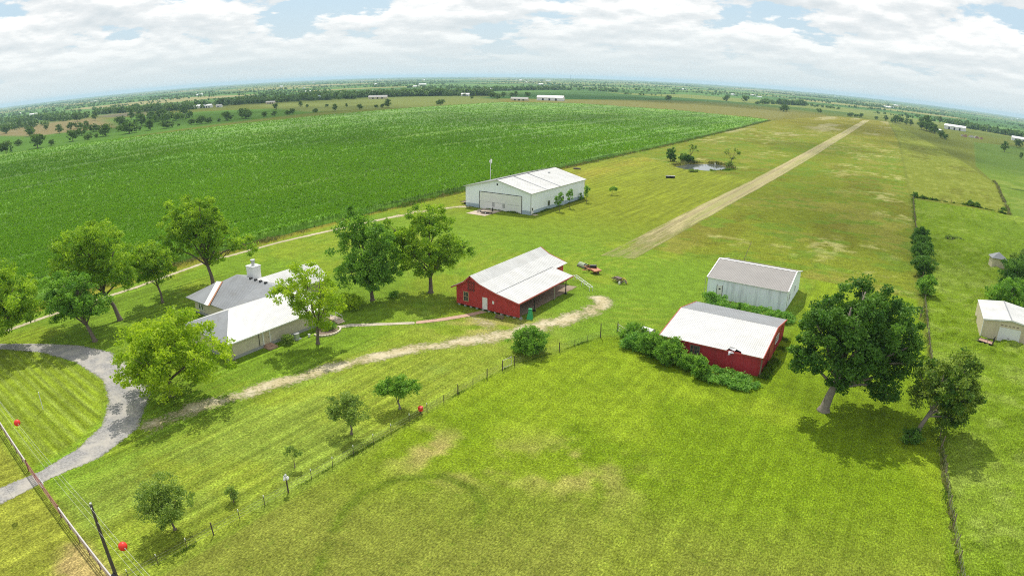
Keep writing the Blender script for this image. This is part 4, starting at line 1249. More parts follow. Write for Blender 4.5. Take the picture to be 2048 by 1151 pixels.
def crown_mesh(name, lobes, mat, n_clump, n_leaf, leaf, rc, seed, flat=0.75, shell=0.35):
    """foliage: clumps of leaves spread through a set of ellipsoid lobes (right, away, up, radius, radius up)"""
    rs = np.random.RandomState(seed)
    vol = np.array([l[3] ** 2 * l[4] for l in lobes]) ** 0.72
    counts = np.maximum(2, np.round(n_clump * vol / vol.sum()).astype(int))
    P, N, T = [], [], []
    cents = []
    for (r, a, z, rr, rz), k in zip(lobes, counts):
        d = rs.normal(size=(k, 3))
        d /= np.linalg.norm(d, axis=1, keepdims=True)
        u = (shell + (1 - shell) * rs.rand(k)) ** 0.6
        c0 = CR * r + CA * a + np.array([0, 0, z])
        c = c0 + d * u[:, None] * np.array([rr, rr, rz]) * (1 + 0.12 * rs.normal(size=(k, 1)))
        c[:, 2] = np.maximum(c[:, 2], 0.35)
        cents.append(c)
        for i in range(k):
            m = max(6, int(n_leaf * (0.5 + rs.rand())))
            s = rc * (0.65 + 0.7 * rs.rand())
            q = rs.normal(size=(m, 3))
            q /= np.linalg.norm(q, axis=1, keepdims=True)
            q *= (rs.rand(m, 1) ** 0.45) * s * np.array([1, 1, flat])
            P.append(c[i] + q)
            n = q / s + rs.normal(size=(m, 3)) * 0.7 + np.array([0, 0, -0.15])
            N.append(n / np.linalg.norm(n, axis=1, keepdims=True))
            base = rs.rand() ** 1.2 * 0.9
            T.append(np.clip(base + 0.6 * (rs.rand(m) - 0.4), 0, 1))
    P, N, T = np.concatenate(P), np.concatenate(N), np.concatenate(T)
    P[:, 2] = np.maximum(P[:, 2], 0.05)
    sz = leaf * (0.5 + 0.95 * rs.rand(len(P)) ** 1.3)
    V, F = leaf_quads(P, N, sz, sz * 0.62, rs)
    V[:, 2] = np.maximum(V[:, 2], 0.02)
    return mesh_np(name, V, F, mat, {'tint': ('FLOAT', np.repeat(T, 4))}), np.concatenate(cents)


def trunk_mesh(name, lobes, cents, mat, r0, fork, lean, seed, n_twig=26, sides=8):
    rs = np.random.RandomState(seed + 500)
    mb = MB()
    top = Vector(tuple(CR * lean[0] + CA * lean[1] + np.array([0, 0, fork])))
    mid = Vector((top.x * 0.42, top.y * 0.42, fork * 0.5)) + Vector((rs.normal() * r0 * 0.4, rs.normal() * r0 * 0.4, 0))
    mb.path([(0, 0, -0.15), (0, 0, 0.12), (top.x * 0.06, top.y * 0.06, fork * 0.12), mid, top], [r0 * 1.7, r0 * 1.45, r0 * 1.05, r0 * 0.88, r0 * 0.78], sides + 2)
    for (r, a, z, rr, rz) in lobes:
        c = Vector(tuple(CR * r + CA * a + np.array([0, 0, z])))
        k = rs.uniform(0.35, 0.95)
        s = mid.lerp(top, k) if z < fork * 1.6 else top.copy()
        m = s.lerp(c, 0.5) + Vector((rs.normal() * 0.3, rs.normal() * 0.3, 0.08 * (c - s).length))
        e = c + Vector((0, 0, rz * 0.3))
        q = r0 * (0.32 + 0.05 * min(rr, 6))
        mb.path([s - Vector((0, 0, 0.1)), m, e], [q, q * 0.68, q * 0.3], sides)
    for i in rs.permutation(len(cents))[:n_twig]:
        c = Vector(tuple(cents[i]))
        best = min(lobes, key=lambda l: (Vector(tuple(CR * l[0] + CA * l[1] + np.array([0, 0, l[2]]))) - c).length)
        b = Vector(tuple(CR * best[0] + CA * best[1] + np.array([0, 0, best[2]])))
        s = top.lerp(b, rs.uniform(0.35, 0.95))
        mb.path([s, s.lerp(c, 0.5) + Vector((0, 0, 0.25)), c], [r0 * 0.17, r0 * 0.11, r0 * 0.05], 5)
    return mb.mesh(name, mat, True)


def tree(name, label, cat, xy, lobes, mat, n_clump, n_leaf=90, leaf=0.36, rc=0.95, r0=0.3, fork=None, lean=(0, 0), seed=1, group=None, bark='bark', flat=0.75, twigs=26, shell=0.35):
    t = thing(name, label, cat, (xy[0], xy[1], 0), 0, group)
    # side lobes: every lobe in the list gets depth by leaning a little to or from the viewer
    rs = random.Random(seed)
    lob = [(r, a if a else rs.uniform(-0.35, 0.35) * rr, z, rr, rz) for (r, a, z, rr, rz) in lobes]
    fork = fork if fork is not None else min(l[2] for l in lob) * 0.75
    lob = [(r, a, z, rr * 1.06, rz * 1.06) for (r, a, z, rr, rz) in lob]
    cm, cents = crown_mesh('crown', lob, M[mat], int(n_clump * 1.55), n_leaf, leaf * 0.95, rc * 0.9, seed, flat, shell)
    link(bpy.data.objects.new('trunk', trunk_mesh('trunk', lob, cents, M[bark], r0, fork, lean, seed, twigs)), t)
    link(bpy.data.objects.new('crown', cm), t)
    return t


# the pecans and oaks round the house and barn
tree('shade_tree', 'bright lime-green tree with low wide crown where the gravel drive meets the house', 'tree', (-78.0, 35.9),
     [(1.4, 0, 7.0, 6.4, 4.2), (-3.2, 0, 5.2, 4.2, 3.0), (5.8, 0, 5.6, 3.8, 3.2), (1.0, 0, 9.6, 4.4, 2.6), (0.2, -3.5, 5.0, 4.5, 3.0), (0.5, 3.0, 6.0, 4.5, 3.4), (-2.4, 0, 8.6, 3.0, 2.2)], 'leaf_lime', 150, 120, 0.40, 1.15, 0.36, 2.4, seed=3)
tree('shade_tree', 'airy lime-green tree with see-through crown standing against the front of the farmhouse', 'tree', (-75.2, 60.4),
     [(-2.8, 0, 8.6, 3.3, 3.0), (1.4, 0, 9.6, 3.0, 2.8), (1.6, 0, 4.8, 2.6, 2.0), (-4.6, 0, 9.4, 2.2, 2.0), (3.0, 0, 7.2, 2.2, 2.2), (-1.0, 0, 11.6, 2.6, 1.6), (-1.2, 0, 5.6, 2.0, 1.6)], 'leaf_lime', 76, 100, 0.36, 0.95, 0.26, 3.2, (0.2, 0), seed=4)
tree('pecan_tree', 'tall two-stemmed pecan between farmhouse and corn, one limb reaching right', 'tree', (-116.5, 67.3),
     [(-3.6, 0, 14.4, 5.4, 3.6), (-7.2, 0, 11.4, 4.0, 3.4), (0.6, 0, 12.6, 4.4, 3.6), (-3.0, 0, 8.4, 4.0, 2.4), (3.6, 0, 9.4, 3.0, 1.8), (7.6, 0, 8.0, 3.0, 1.5), (-8.4, 0, 7.8, 2.4, 2.0), (-1.0, 0, 16.4, 3.4, 1.8), (1.0, 0, 6.0, 2.4, 1.4), (-2.6, 0, 11.8, 5.0, 3.2)], 'leaf_mid', 185, 105, 0.42, 1.1, 0.42, 4.2, (-0.8, 0), seed=5)
tree('pecan_tree', 'spreading pecan with leaning trunk, tallest of the trees left of the farmhouse', 'tree', (-113.5, 44.6),
     [(-7.6, 0, 14.0, 4.6, 3.2), (-2.4, 0, 15.0, 4.4, 3.0), (1.6, 0, 12.6, 3.4, 3.2), (-0.4, 0, 9.0, 3.0, 2.2), (-9.4, 0, 10.0, 3.2, 2.8), (-4.8, 0, 11.0, 3.8, 2.6), (2.6, 0, 8.0, 2.2, 2.0), (-6.0, 0, 8.4, 3.0, 2.2), (-4.6, 0, 13.6, 4.2, 3.0)], 'leaf_mid', 185, 105, 0.42, 1.1, 0.40, 5.4, (-2.6, 0), seed=6)
tree('pecan_tree', 'smaller pale green pecan between the leaning pecan and the two-stemmed one', 'tree', (-115.6, 54.8),
     [(-1.6, 0, 8.8, 3.6, 2.6), (-3.6, 0, 6.2, 2.2, 2.0), (0.8, 0, 6.2, 2.2, 2.0), (-1.6, 0, 10.6, 2.4, 1.2), (0.4, 0, 8.0, 2.8, 2.2)], 'leaf_mid', 85, 95, 0.40, 0.95, 0.24, 3.4, (-0.5, 0), seed=7)
tree('pecan_tree', 'short dark tree in front of the leaning pecan beside the drive loop', 'tree', (-107.4, 36.9),
     [(-3.8, 0, 9.2, 4.2, 2.8), (0.8, 0, 6.4, 2.8, 2.0), (-6.2, 0, 5.8, 2.6, 2.0), (-2.4, 0, 5.8, 3.0, 1.8), (-1.0, 0, 9.0, 3.0, 2.4), (-3.4, 0, 7.2, 3.8, 2.4)], 'leaf_deep', 120, 100, 0.40, 1.0, 0.36, 3.0, (-1.1, 0), seed=8)
tree('pecan_tree', 'leafy green tree at the left edge above the drive loop', 'tree', (-121.9, 22.8),
     [(3.2, 0, 11.4, 4.8, 3.4), (8.0, 0, 9.6, 4.2, 3.0), (6.0, 0, 6.0, 4.0, 2.6), (-1.4, 0, 8.6, 4.0, 3.2), (10.8, 0, 7.6, 2.8, 2.4), (2.0, 0, 4.2, 3.4, 2.0), (5.0, 0, 9.0, 5.0, 3.4)], 'leaf_mid', 195, 100, 0.42, 1.1, 0.36, 2.8, (0.8, 0), seed=9)
tree('oak_tree', 'dense upright dark green oak left of the pair by the red barn', 'tree', (-82.6, 80.1),
     [(-1.4, 0, 9.0, 4.6, 4.8), (-2.4, 0, 13.6, 3.6, 3.2), (1.8, 0, 7.2, 3.6, 3.8), (-3.8, 0, 5.2, 2.8, 2.4), (1.4, 0, 12.0, 2.6, 2.4), (-3.0, 0, 16.0, 2.0, 1.4), (0.4, -2.5, 5.4, 3.2, 2.6)], 'leaf_deep', 165, 115, 0.40, 1.05, 0.36, 2.6, (0, 0), seed=10)
tree('oak_tree', 'broad sunlit oak right of the pair by the red barn', 'tree', (-76.5, 89.6),
     [(-0.4, 0, 10.2, 5.0, 4.6), (0.2, 0, 14.0, 3.8, 2.6), (-5.6, 0, 8.6, 2.8, 3.6), (3.6, 0, 8.2, 2.8, 2.8), (6.6, 0, 8.6, 2.0, 1.7), (-6.6, 0, 11.8, 2.0, 1.8), (-2.0, 0, 6.2, 3.6, 2.2), (2.0, 0, 5.4, 2.4, 1.6)], 'leaf_mid', 165, 110, 0.40, 1.05, 0.40, 3.6, (0, 0), seed=11)
tree('oak_tree', 'huge dark oak right of the red shed with pale thick trunk', 'tree', (-4.1, 81.7),
     [(1.0, 0, 13.2, 5.0, 3.8), (6.0, 0, 12.4, 4.4, 3.6), (9.4, 0, 9.6, 3.6, 3.6), (-2.4, 0, 9.4, 3.0, 2.8), (2.6, 0, 9.0, 4.2, 3.2), (8.6, 0, 6.6, 3.2, 2.8), (1.0, 0, 5.4, 2.0, 1.9), (7.8, 0, 4.0, 2.8, 2.2), (3.0, 0, 15.8, 3.4, 1.6), (-3.6, 0, 6.8, 1.8, 1.6), (5.6, 0, 9.0, 3.4, 2.6), (3.4, 3.0, 10.5, 5, 4), (-3.4, 0, 11.4, 2.6, 2.6), (10.6, 0, 8.2, 2.6, 3.0), (4.2, 0, 6.4, 3.0, 2.0), (8.6, 0, 3.0, 2.2, 1.8), (-4.4, 0, 8.0, 1.6, 2.0), (1.6, 0, 4.4, 1.5, 1.6)], 'leaf_dark', 330, 120, 0.40, 1.05, 0.62, 4.6, (1.2, 0), seed=12, bark='bark_pale')
tree('oak_tree', 'lopsided oak with yellowing leaves and bent trunk on the right boundary fence', 'tree', (8.3, 80.1),
     [(1.4, 0, 8.2, 3.2, 2.6), (5.4, 0, 8.0, 2.6, 2.6), (5.6, 0, 4.2, 2.4, 2.4), (-0.1, 0, 6.4, 1.9, 1.8), (3.2, 0, 6.4, 2.6, 2.2), (4.0, 0, 2.4, 1.6, 1.6), (7.0, 0, 5.6, 1.5, 2.2)], 'leaf_autumn', 135, 100, 0.36, 0.9, 0.34, 3.8, (1.4, 0), seed=13, bark='bark_pale')
# small trees along the wire fence
tree('young_tree', 'round light green young tree by the wire fence nearest the utility pole', 'tree', (-51.8, 20.8),
     [(-0.6, 0, 3.6, 2.4, 1.9), (-1.5, 0, 3.0, 1.6, 1.3), (0.9, 0, 3.2, 1.7, 1.4), (-0.6, 0, 5.0, 1.6, 0.9), (-0.3, 0, 2.6, 1.8, 1.1)], 'leaf_olive', 105, 60, 0.22, 0.6, 0.12, 1.2, (-0.3, 0), seed=14)
tree('young_tree', 'young tree with bare lower trunk beside the umbrella-shaped one', 'tree', (-51.2, 44.6),
     [(-0.9, 0, 3.5, 1.7, 1.3), (0.9, 0, 3.3, 1.6, 1.2), (0.1, 0, 4.3, 1.3, 0.8), (-1.6, 0, 2.8, 0.9, 0.8)], 'leaf_olive', 66, 60, 0.22, 0.55, 0.13, 1.5, (0, 0), seed=15)
tree('young_tree', 'low umbrella-shaped tree with forked pale stems near the red box', 'tree', (-50.8, 52.7),
     [(-1.5, 0, 3.0, 1.5, 0.9), (1.4, 0, 3.0, 1.5, 0.9), (0, 0, 3.5, 1.7, 0.9), (-0.3, 0, 2.8, 2.0, 0.7)], 'leaf_deep', 88, 60, 0.22, 0.55, 0.13, 0.9, (-0.2, 0), seed=16, bark='bark_pale')
tree('round_bush', 'large round leafy bush astride the wire fence below the barn', 'bush', (-46.4, 76.4),
     [(0, 0, 2.0, 2.7, 1.8), (-1.1, 0, 1.7, 1.7, 1.5), (1.1, 0, 1.8, 1.7, 1.5), (0, 0, 3.2, 1.9, 1.0)], 'leaf_deep', 125, 70, 0.24, 0.6, 0.14, 0.5, (0, 0), seed=17)
tree('sapling', 'thin open sapling behind the white bird house', 'tree', (-51.1, 35.8),
     [(-0.7, 0, 2.1, 0.5, 0.35), (0.6, 0, 1.9, 0.5, 0.4), (0, 0, 2.3, 0.5, 0.3)], 'leaf_olive', 20, 34, 0.18, 0.32, 0.045, 0.7, (0, 0), seed=18, twigs=12)
tree('sapling', 'small upright shrub alone on the mown grass near the wire fence', 'shrub', (-51.1, 27.5),
     [(-0.1, 0, 1.3, 0.45, 0.8), (0.2, 0, 0.8, 0.4, 0.5)], 'leaf_olive', 20, 34, 0.18, 0.3, 0.05, 0.3, (0, 0), seed=19, twigs=12)
# trees beside the hangar
for lab, xy, lob, nc, sd in (('upright young tree nearest the camera along the hangar side', (-93.5, 169.8), [(-0.4, 0, 3.6, 1.2, 1.4), (0.2, 0, 5.0, 0.8, 1.0), (-0.8, 0, 2.6, 0.8, 0.7)], 26, 20),
                             ('upright young tree second along the hangar side by the far window', (-93.8, 176.7), [(0, 0, 3.6, 1.0, 1.4), (0.3, 0, 5.0, 0.6, 0.8), (-0.6, 0, 4.4, 0.5, 0.9)], 22, 21),
                             ('narrow young tree standing clear of the hangar far corner', (-93.7, 188.0), [(0, 0, 3.6, 0.8, 1.7), (-0.3, 0, 5.0, 0.4, 0.6)], 18, 22),
                             ('lone open sapling on the mown grass right of the hangar', (-92.6, 205.3), [(0.8, 0, 2.4, 1.0, 0.6), (-0.3, 0, 2.0, 0.7, 0.6)], 16, 23)):
    tree('young_tree', lab, 'tree', xy, lob, 'leaf_deep', nc, 40, 0.30, 0.5, 0.08, 1.4, (0, 0), seed=sd, twigs=10)
tree('shrub', 'small pointed shrub against the hangar wall at its far corner', 'shrub', (-96.9, 190.1), [(0, 0, 1.2, 0.5, 0.9), (0, 0, 2.0, 0.3, 0.5)], 'leaf_deep', 12, 40, 0.28, 0.4, 0.05, 0.4, seed=24, twigs=4)
# pond
tree('pond_tree', 'dense dark tree at the left end of the pond', 'tree', (-110.5, 315.0), [(0, 0, 3.4, 2.4, 2.8), (0.4, 0, 5.2, 1.8, 1.4), (1.2, 0, 2.2, 2.0, 1.6)], 'leaf_dark', 46, 60, 0.5, 0.9, 0.2, 1.4, seed=25, twigs=6)
tree('pond_bush', 'broad dark bush on the pond bank beside the dense tree', 'bush', (-103.5, 314.5), [(0, 0, 2.2, 2.4, 1.7), (2.2, 0, 2.6, 2.2, 1.9), (4.0, 0, 1.8, 1.6, 1.4)], 'leaf_dark', 50, 55, 0.5, 0.85, 0.16, 0.8, seed=26, twigs=6)
tree('pond_tree', 'half-bare leaning tree rising behind the pond bushes', 'tree', (-104.5, 327.0), [(2.0, 0, 6.4, 1.2, 0.8), (0.8, 0, 7.4, 1.1, 0.7), (3.4, 0, 7.0, 0.9, 0.6), (3.6, 0, 4.8, 0.7, 0.5), (0.0, 0, 5.4, 0.8, 0.5)], 'leaf_olive', 20, 30, 0.4, 0.6, 0.2, 2.6, (0.5, 0), seed=27, twigs=18)
tree('pond_tree', 'half-bare forked tree at the right end of the pond', 'tree', (-85.0, 338.0), [(3.4, 0, 5.8, 1.4, 0.9), (-2.8, 0, 5.4, 1.2, 0.9), (2.0, 0, 6.6, 1.0, 0.7), (-2.0, 0, 6.6, 0.8, 0.6), (4.2, 0, 4.8, 0.9, 0.6), (0.6, 0, 2.2, 1.4, 0.9)], 'leaf_olive', 26, 32, 0.4, 0.65, 0.22, 1.6, (0.2, 0), seed=28, twigs=20)
tree('pond_bush', 'scrubby thicket at the water edge on the right of the pond', 'bush', (-80.0, 314.6), [(0, 0, 1.6, 2.0, 1.3), (0.8, 0, 2.6, 1.2, 1.1)], 'leaf_olive', 26, 50, 0.42, 0.7, 0.1, 0.5, seed=29, twigs=8)
tree('pond_bush', 'low brownish bush in front of the pond water', 'bush', (-88.6, 285.5), [(0, 0, 0.6, 2.2, 0.55), (-1.2, 0, 0.5, 1.3, 0.5)], 'leaf_olive', 32, 50, 0.38, 0.6, 0.1, 0.3, seed=30, twigs=2)
# hedge row on the right boundary
for lab, xy, lob, nc, sd in (('farthest and tallest bush of the dark hedge row on the right boundary', (8.1, 192.4), [(0, 0, 3.6, 2.4, 2.8), (0.4, 0, 5.4, 1.7, 1.2)], 60, 31),
                             ('second bush from the far end of the dark hedge row', (8.6, 183.0), [(0, 0, 3.2, 2.8, 2.4), (0.6, 0, 4.8, 2.0, 1.4)], 62, 32),
                             ('broad middle bush of the dark hedge row', (9.0, 174.0), [(0, 0, 3.2, 2.8, 2.4), (0.4, 0, 4.8, 2.2, 1.4)], 62, 33),
                             ('near broad bush of the dark hedge row, just behind the round one', (9.4, 163.5), [(0, 0, 2.8, 2.7, 2.1), (-0.6, 0, 3.8, 2.0, 1.4), (0.8, 0, 1.8, 2, 1.4)], 66, 34),
                             ('round bush at the near end of the hedge row, slightly apart', (9.8, 147.0), [(0, 0, 2.3, 2.0, 1.8), (0.2, 0, 3.4, 1.3, 0.9)], 50, 35)):
    tree('hedge_bush', lab, 'bush', xy, lob, 'leaf_dark' if sd != 35 else 'leaf_deep', nc, 75, 0.36, 0.75, 0.12, 0.6, seed=sd, group='bushes of the boundary hedge row', twigs=4)
# trees by the cream garage
tree('garage_tree', 'bright round tree just behind the cream garage', 'tree', (28.4, 150.0), [(0, 0, 3.6, 4.6, 2.8), (-3.0, 0, 2.8, 2.6, 2.2), (3.4, 0, 3.4, 3.0, 2.4)], 'leaf_deep', 95, 80, 0.4, 0.95, 0.25, 1.4, seed=36, twigs=6)
tree('garage_tree', 'dark tree behind the bright round one at the right edge', 'tree', (32.5, 166.0), [(0, 0, 4.4, 4.4, 3.4), (-3.2, 0, 3.0, 2.6, 2.4), (3.0, 0, 5.4, 3.4, 2.8)], 'leaf_dark', 95, 80, 0.45, 1.0, 0.25, 1.4, seed=37, twigs=6)
tree('garage_tree', 'grey-green tree beside the small rooftop at the right edge', 'tree', (36.5, 183.0), [(0, 0, 4.0, 3.4, 3.0), (3.0, 0, 5.0, 3.0, 3.0)], 'leaf_olive', 60, 75, 0.45, 0.95, 0.22, 1.4, seed=38, twigs=6)
tree('stump_bush', 'dark sprouting bush round the foot of the bent trunk', 'bush', (7.6, 78.6), [(0, 0, 0.8, 1.3, 0.8), (0.3, 0, 1.3, 0.9, 0.5)], 'leaf_dark', 36, 60, 0.2, 0.42, 0.12, 0.3, seed=39, twigs=4)
# overgrown shrubs along the red shed
VG = 'overgrown shrubs along the red shed'
for lab, xy, lob, nc, sd in (('leftmost leafy shrub of the overgrowth, by the end of the wire fence', (-36.6, 90.4), [(0, 0, 1.0, 1.7, 0.9), (1.6, 0, 1.2, 1.5, 1.0)], 52, 40),
                             ('sprawling shrub in front of the upturned white trough', (-33.8, 87.6), [(0, 0, 1.1, 2.0, 1.1), (-1.6, 0, 0.7, 1.2, 0.7)], 60, 41),
                             ('tall shrub at the left front corner of the red shed', (-31.2, 86.0), [(0, 0, 1.8, 1.7, 1.7), (0.8, 0, 2.7, 1.2, 1.0)], 74, 42),
                             ('bulky shrub below the left half of the red shed wall', (-28.2, 85.0), [(0, 0, 1.7, 1.9, 1.6), (0.9, 0, 2.6, 1.3, 1.0)], 80, 43),
                             ('shrub standing below the red shed window', (-25.0, 84.6), [(0, 0, 1.2, 1.6, 1.1), (1.2, 0, 1.0, 1.4, 0.9)], 58, 44),
                             ('dark upright shrub standing out in front of the red shed wall', (-22.0, 82.6), [(0, 0, 1.4, 1.2, 1.3), (-0.2, 0, 2.3, 0.8, 0.8)], 50, 45),
                             ('pale low creeper mat at the red shed near corner', (-18.6, 83.6), [(-1.4, 0, 0.7, 2.0, 0.6), (1.4, 0, 0.5, 2.2, 0.5)], 66, 46),
                             ('thin pale trailing weeds at the right end of the overgrowth', (-15.2, 83.2), [(0, 0, 0.3, 1.8, 0.3), (-1.2, 0, 0.4, 1.4, 0.35)], 36, 47)):
    tree('overgrown_shrub', lab, 'shrub', xy, lob, 'leaf_vine' if sd in (46, 47, 41) else 'leaf_deep', nc, 62, 0.26, 0.6, 0.06, 0.3, seed=sd, group=VG, twigs=4)
tree('creeper_thicket', 'tangle of bright creepers filling the gap between white shed and red shed', 'creeper', (-24.0, 114.3),
     [(-5.2, 0, 0.9, 2.2, 1.0), (-2.6, -1.2, 0.8, 2.2, 0.9), (0, -2.4, 0.8, 2.3, 0.9), (2.6, -3.8, 0.8, 2.3, 0.9), (5.0, -5.0, 0.7, 2.2, 0.8), (-5.8, 2.0, 1.6, 1.6, 1.2), (-4.4, 2.6, 1.2, 1.8, 1.1), (6.4, -5.8, 0.6, 1.6, 0.6)], 'leaf_vine', 175, 62, 0.30, 0.65, 0.05, 0.3, seed=48, twigs=6)
tree('overgrown_shrub', 'small shrub at the back left corner of the red shed', 'shrub', (-31.4, 97.0), [(0, 0, 0.8, 1.0, 0.8)], 'leaf_deep', 22, 60, 0.24, 0.5, 0.05, 0.3, seed=49, group=VG, twigs=3)
# garden planting round the house
tree('garden_shrub', 'grey-green rounded shrub beside the air conditioner on the house wall', 'shrub', (-79.2, 57.6), [(0, 0, 0.8, 0.9, 0.7)], 'leaf_olive', 30, 50, 0.18, 0.4, 0.05, 0.2, seed=50, twigs=3)
tree('garden_shrub', 'bright round shrub behind the airy tree at the house corner', 'shrub', (-82.6, 74.2), [(0, 0, 1.6, 1.8, 1.4), (1.2, 0, 1.4, 1.4, 1.1)], 'leaf_lime', 40, 60, 0.26, 0.55, 0.07, 0.4, seed=51, twigs=3)
tree('garden_shrub', 'dark shrub in the stone-edged bed by the house steps', 'shrub', (-78.4, 65.0), [(0, 0, 0.7, 0.9, 0.6), (0.9, 0.4, 0.6, 0.8, 0.5)], 'leaf_deep', 26, 50, 0.2, 0.42, 0.05, 0.2, seed=52, twigs=3)
tree('garden_shrub', 'low shrub at the foot of the dense upright oak', 'shrub', (-80.6, 83.6), [(0, 0, 0.6, 0.9, 0.5)], 'leaf_deep', 20, 50, 0.2, 0.4, 0.05, 0.2, seed=53, twigs=3)
tree('field_shrub', 'scrubby shrub at the corn edge just behind the hangar roof', 'shrub', (-124.5, 208), [(0, 0, 1.2, 2.2, 1.2), (2.4, 0, 1.0, 1.8, 0.9)], 'leaf_olive', 40, 50, 0.34, 0.7, 0.06, 0.4, seed=54, twigs=3)
for lab, xy, s, sd in (('small dark bush, left of the pair on the cross fence', (32.5, 303.6), 1.0, 55), ('small dark bush, right of the pair on the cross fence', (36.0, 302.4), 0.9, 56), ('single dark bush on the cross fence right of the pair', (46.0, 296.4), 1.2, 57),
                       ('bush at the corner where hedge line meets the cross fence', (8.2, 299.6), 1.3, 58)):
    tree('fence_bush', lab, 'bush', xy, [(0, 0, 1.0 * s, 1.3 * s, 1.0 * s)], 'leaf_dark', 14, 45, 0.4, 0.6, 0.06, 0.3, seed=sd, twigs=2)


# ------------------------------------------------------------------ fences, poles and small things
rnd = random.Random(77)


def lerp_line(P, s):
    """point at length s along polyline P"""
    for (a, b) in zip(P[:-1], P[1:]):
        d = math.dist(a, b)
        if s <= d:
            return (a[0] + (b[0] - a[0]) * s / d, a[1] + (b[1] - a[1]) * s / d)
        s -= d
    return P[-1]


# wire fence on steel T-posts between lawn and paddock
FL = [(-48.6, 10.8), (-48.4, 16.8), (-48.1, 26.1), (-47.8, 38.4), (-47.4, 50.5), (-47.2, 60.0), (-46.6, 68.6), (-46.1, 71.5), (-43.1, 79.6), (-40.3, 88.0)]
t = thing('wire_fence', 'wire fence on slim white-tipped T-posts and dark wooden posts along the paddock', 'fence', (0, 0, 0))
tp = MB()
tp.box(-0.03, 0.03, -0.008, 0.008, -0.2, 1.12).box(-0.006, 0.006, 0.0081, 0.05, -0.2, 1.12)
tp_me = tp.mesh('post', M['post_wood'])
tip_me = MB().box(-0.034, 0.034, -0.014, 0.056, 1.12, 1.34).mesh('post_tip', M['white_paint'])
wp_me = MB().tube((0, 0, -0.2), (0, 0, 1.5), 0.075, 0.065, 8).mesh('post', M['post_wood'])
tall_me = MB().tube((0, 0, -0.2), (0, 0, 2.3), 0.085, 0.075, 8).mesh('post', M['post_wood'])
steel = [13.8, 16.8, 20.0, 26.1, 29.2, 35.4, 38.4, 41.5, 44.6, 47.5, 50.6, 53.9, 57.1, 63.0]
wood = [23.0, 60.0, 66.0, 69.3, 71.7, 79.6]
def on_fence(y):
    for (a, b) in zip(FL[:-1], FL[1:]):
        if a[1] <= y <= b[1]:
            k = (y - a[1]) / (b[1] - a[1])
            return a[0] + (b[0] - a[0]) * k
    return FL[-1][0]
for y in steel + [82.6, 85.2]:
    o = link(bpy.data.objects.new('post', tp_me), t)
    o.location = (on_fence(y), y, 0)
    o.rotation_euler = (rnd.uniform(-.03, .03), rnd.uniform(-.03, .03), 0)
    if y < 54:
        link(bpy.data.objects.new('post_tip', tip_me), o)
for y in wood:
    o = link(bpy.data.objects.new('post', wp_me), t)
    o.location = (on_fence(y), y, 0)
    o.rotation_euler = (rnd.uniform(-.03, .03), rnd.uniform(-.03, .03), 0)
o = link(bpy.data.objects.new('post', tall_me), t)
o.location = (-40.3, 88.0, 0)
for z in (0.35, 0.7, 1.02):
    wbm = MB()
    seg = [(x, y, z) for x, y in FL]
    wbm.path(seg[:7], [0.008] * 7, 4)
    wbm.build('wire', M['wire'], t)
    wbm = MB()
    wbm.path(seg[7:], [0.008] * 3, 4)
    wbm.build('wire', M['wire'], t)
t = thing('walk_gate', 'small pipe frame gate in the wire fence near the round bush', 'gate', (-46.45, 70.5, 0), R(-9))
g = MB()
for y in (-0.95, 0.95):
    g.tube((0, y, 0.15), (0, y, 1.42), 0.03, n=6)
for z in (0.18, 1.4):
    g.tube((0, -0.95, z), (0, 0.95, z), 0.03, n=6)
g.build('gate_frame', M['silver'], t)
g = MB()
for z in (0.45, 0.7, 0.95, 1.2):
    g.tube((0, -0.95, z), (0, 0.95, z), 0.008, n=4)
g.tube((0, -0.95, 0.18), (0, 0.95, 1.4), 0.008, n=4)
g.build('gate_wire', M['wire'], t)
# gate half hidden in the shrubs beside the tall post
t = thing('yard_gate', 'pale pipe gate half hidden in shrubs beside the tall fence post', 'gate', (-37.8, 91.0, 0), R(-35))
g = MB()
for z in (0.3, 0.8, 1.3):
    g.tube((-1.4, 0, z), (1.4, 0, z), 0.03, n=6)
for x in (-1.4, 1.4):
    g.tube((x, 0, 0.1), (x, 0, 1.35), 0.035, n=6)
g.build('gate_frame', M['silver'], t)
MB().tube((-1.6, 0, -0.1), (-1.6, 0, 1.7), 0.07, n=8).build('post', M['post_wood'], t)

# bird house on its own post in the fence line
t = thing('bird_house', 'white gourd cluster bird house on a wooden post in the wire fence', 'bird house', (-48.0, 32.3, 0))
MB().tube((0, 0, -0.1), (0, 0, 1.55), 0.09, 0.08, 8).build('post', M['post_wood'], t)
b = MB().box(-0.05, 0.05, -0.05, 0.05, 1.5, 2.1)
b.box(-0.28, 0.28, -0.03, 0.03, 1.9, 1.97).box(-0.03, 0.03, -0.28, 0.28, 1.82, 1.89)
b.build('cross_arm', M['white_paint'], t)
for (x, y, z) in ((0.26, 0, 1.78), (-0.26, 0, 1.78), (0, 0.26, 1.7), (0, -0.26, 1.7), (0, 0, 2.12)):
    g_ = MB().ball((x, y, z), 0.125, 12, 1.1).tube((x, y, z + 0.1), (x, y, z + 0.18), 0.06, 0.04, 8).build('gourd', M['white_paint'], t, True)
    MB().tube((x, y - 0.115, z), (x, y - 0.135, z), 0.045, n=8).build('entrance_hole', M['black'], g_)

# red box on the fence
t = thing('red_box', 'small red lidded box fixed to a wire fence post', 'box', (-47.95, 53.4, 0))
MB().box(-0.24, 0.24, -0.2, 0.2, 0.3, 0.78).build('body', M['red_ball'], t)
MB().slab([(-0.27, -0.25, 0.83), (0.27, -0.25, 0.83), (0.27, 0.23, 0.88), (-0.27, 0.23, 0.88)], 0.06).build('lid', M['red_ball'], t)
MB().box(-0.06, 0.06, -0.06, 0.06, -0.05, 0.3).build('stand', M['post_wood'], t)

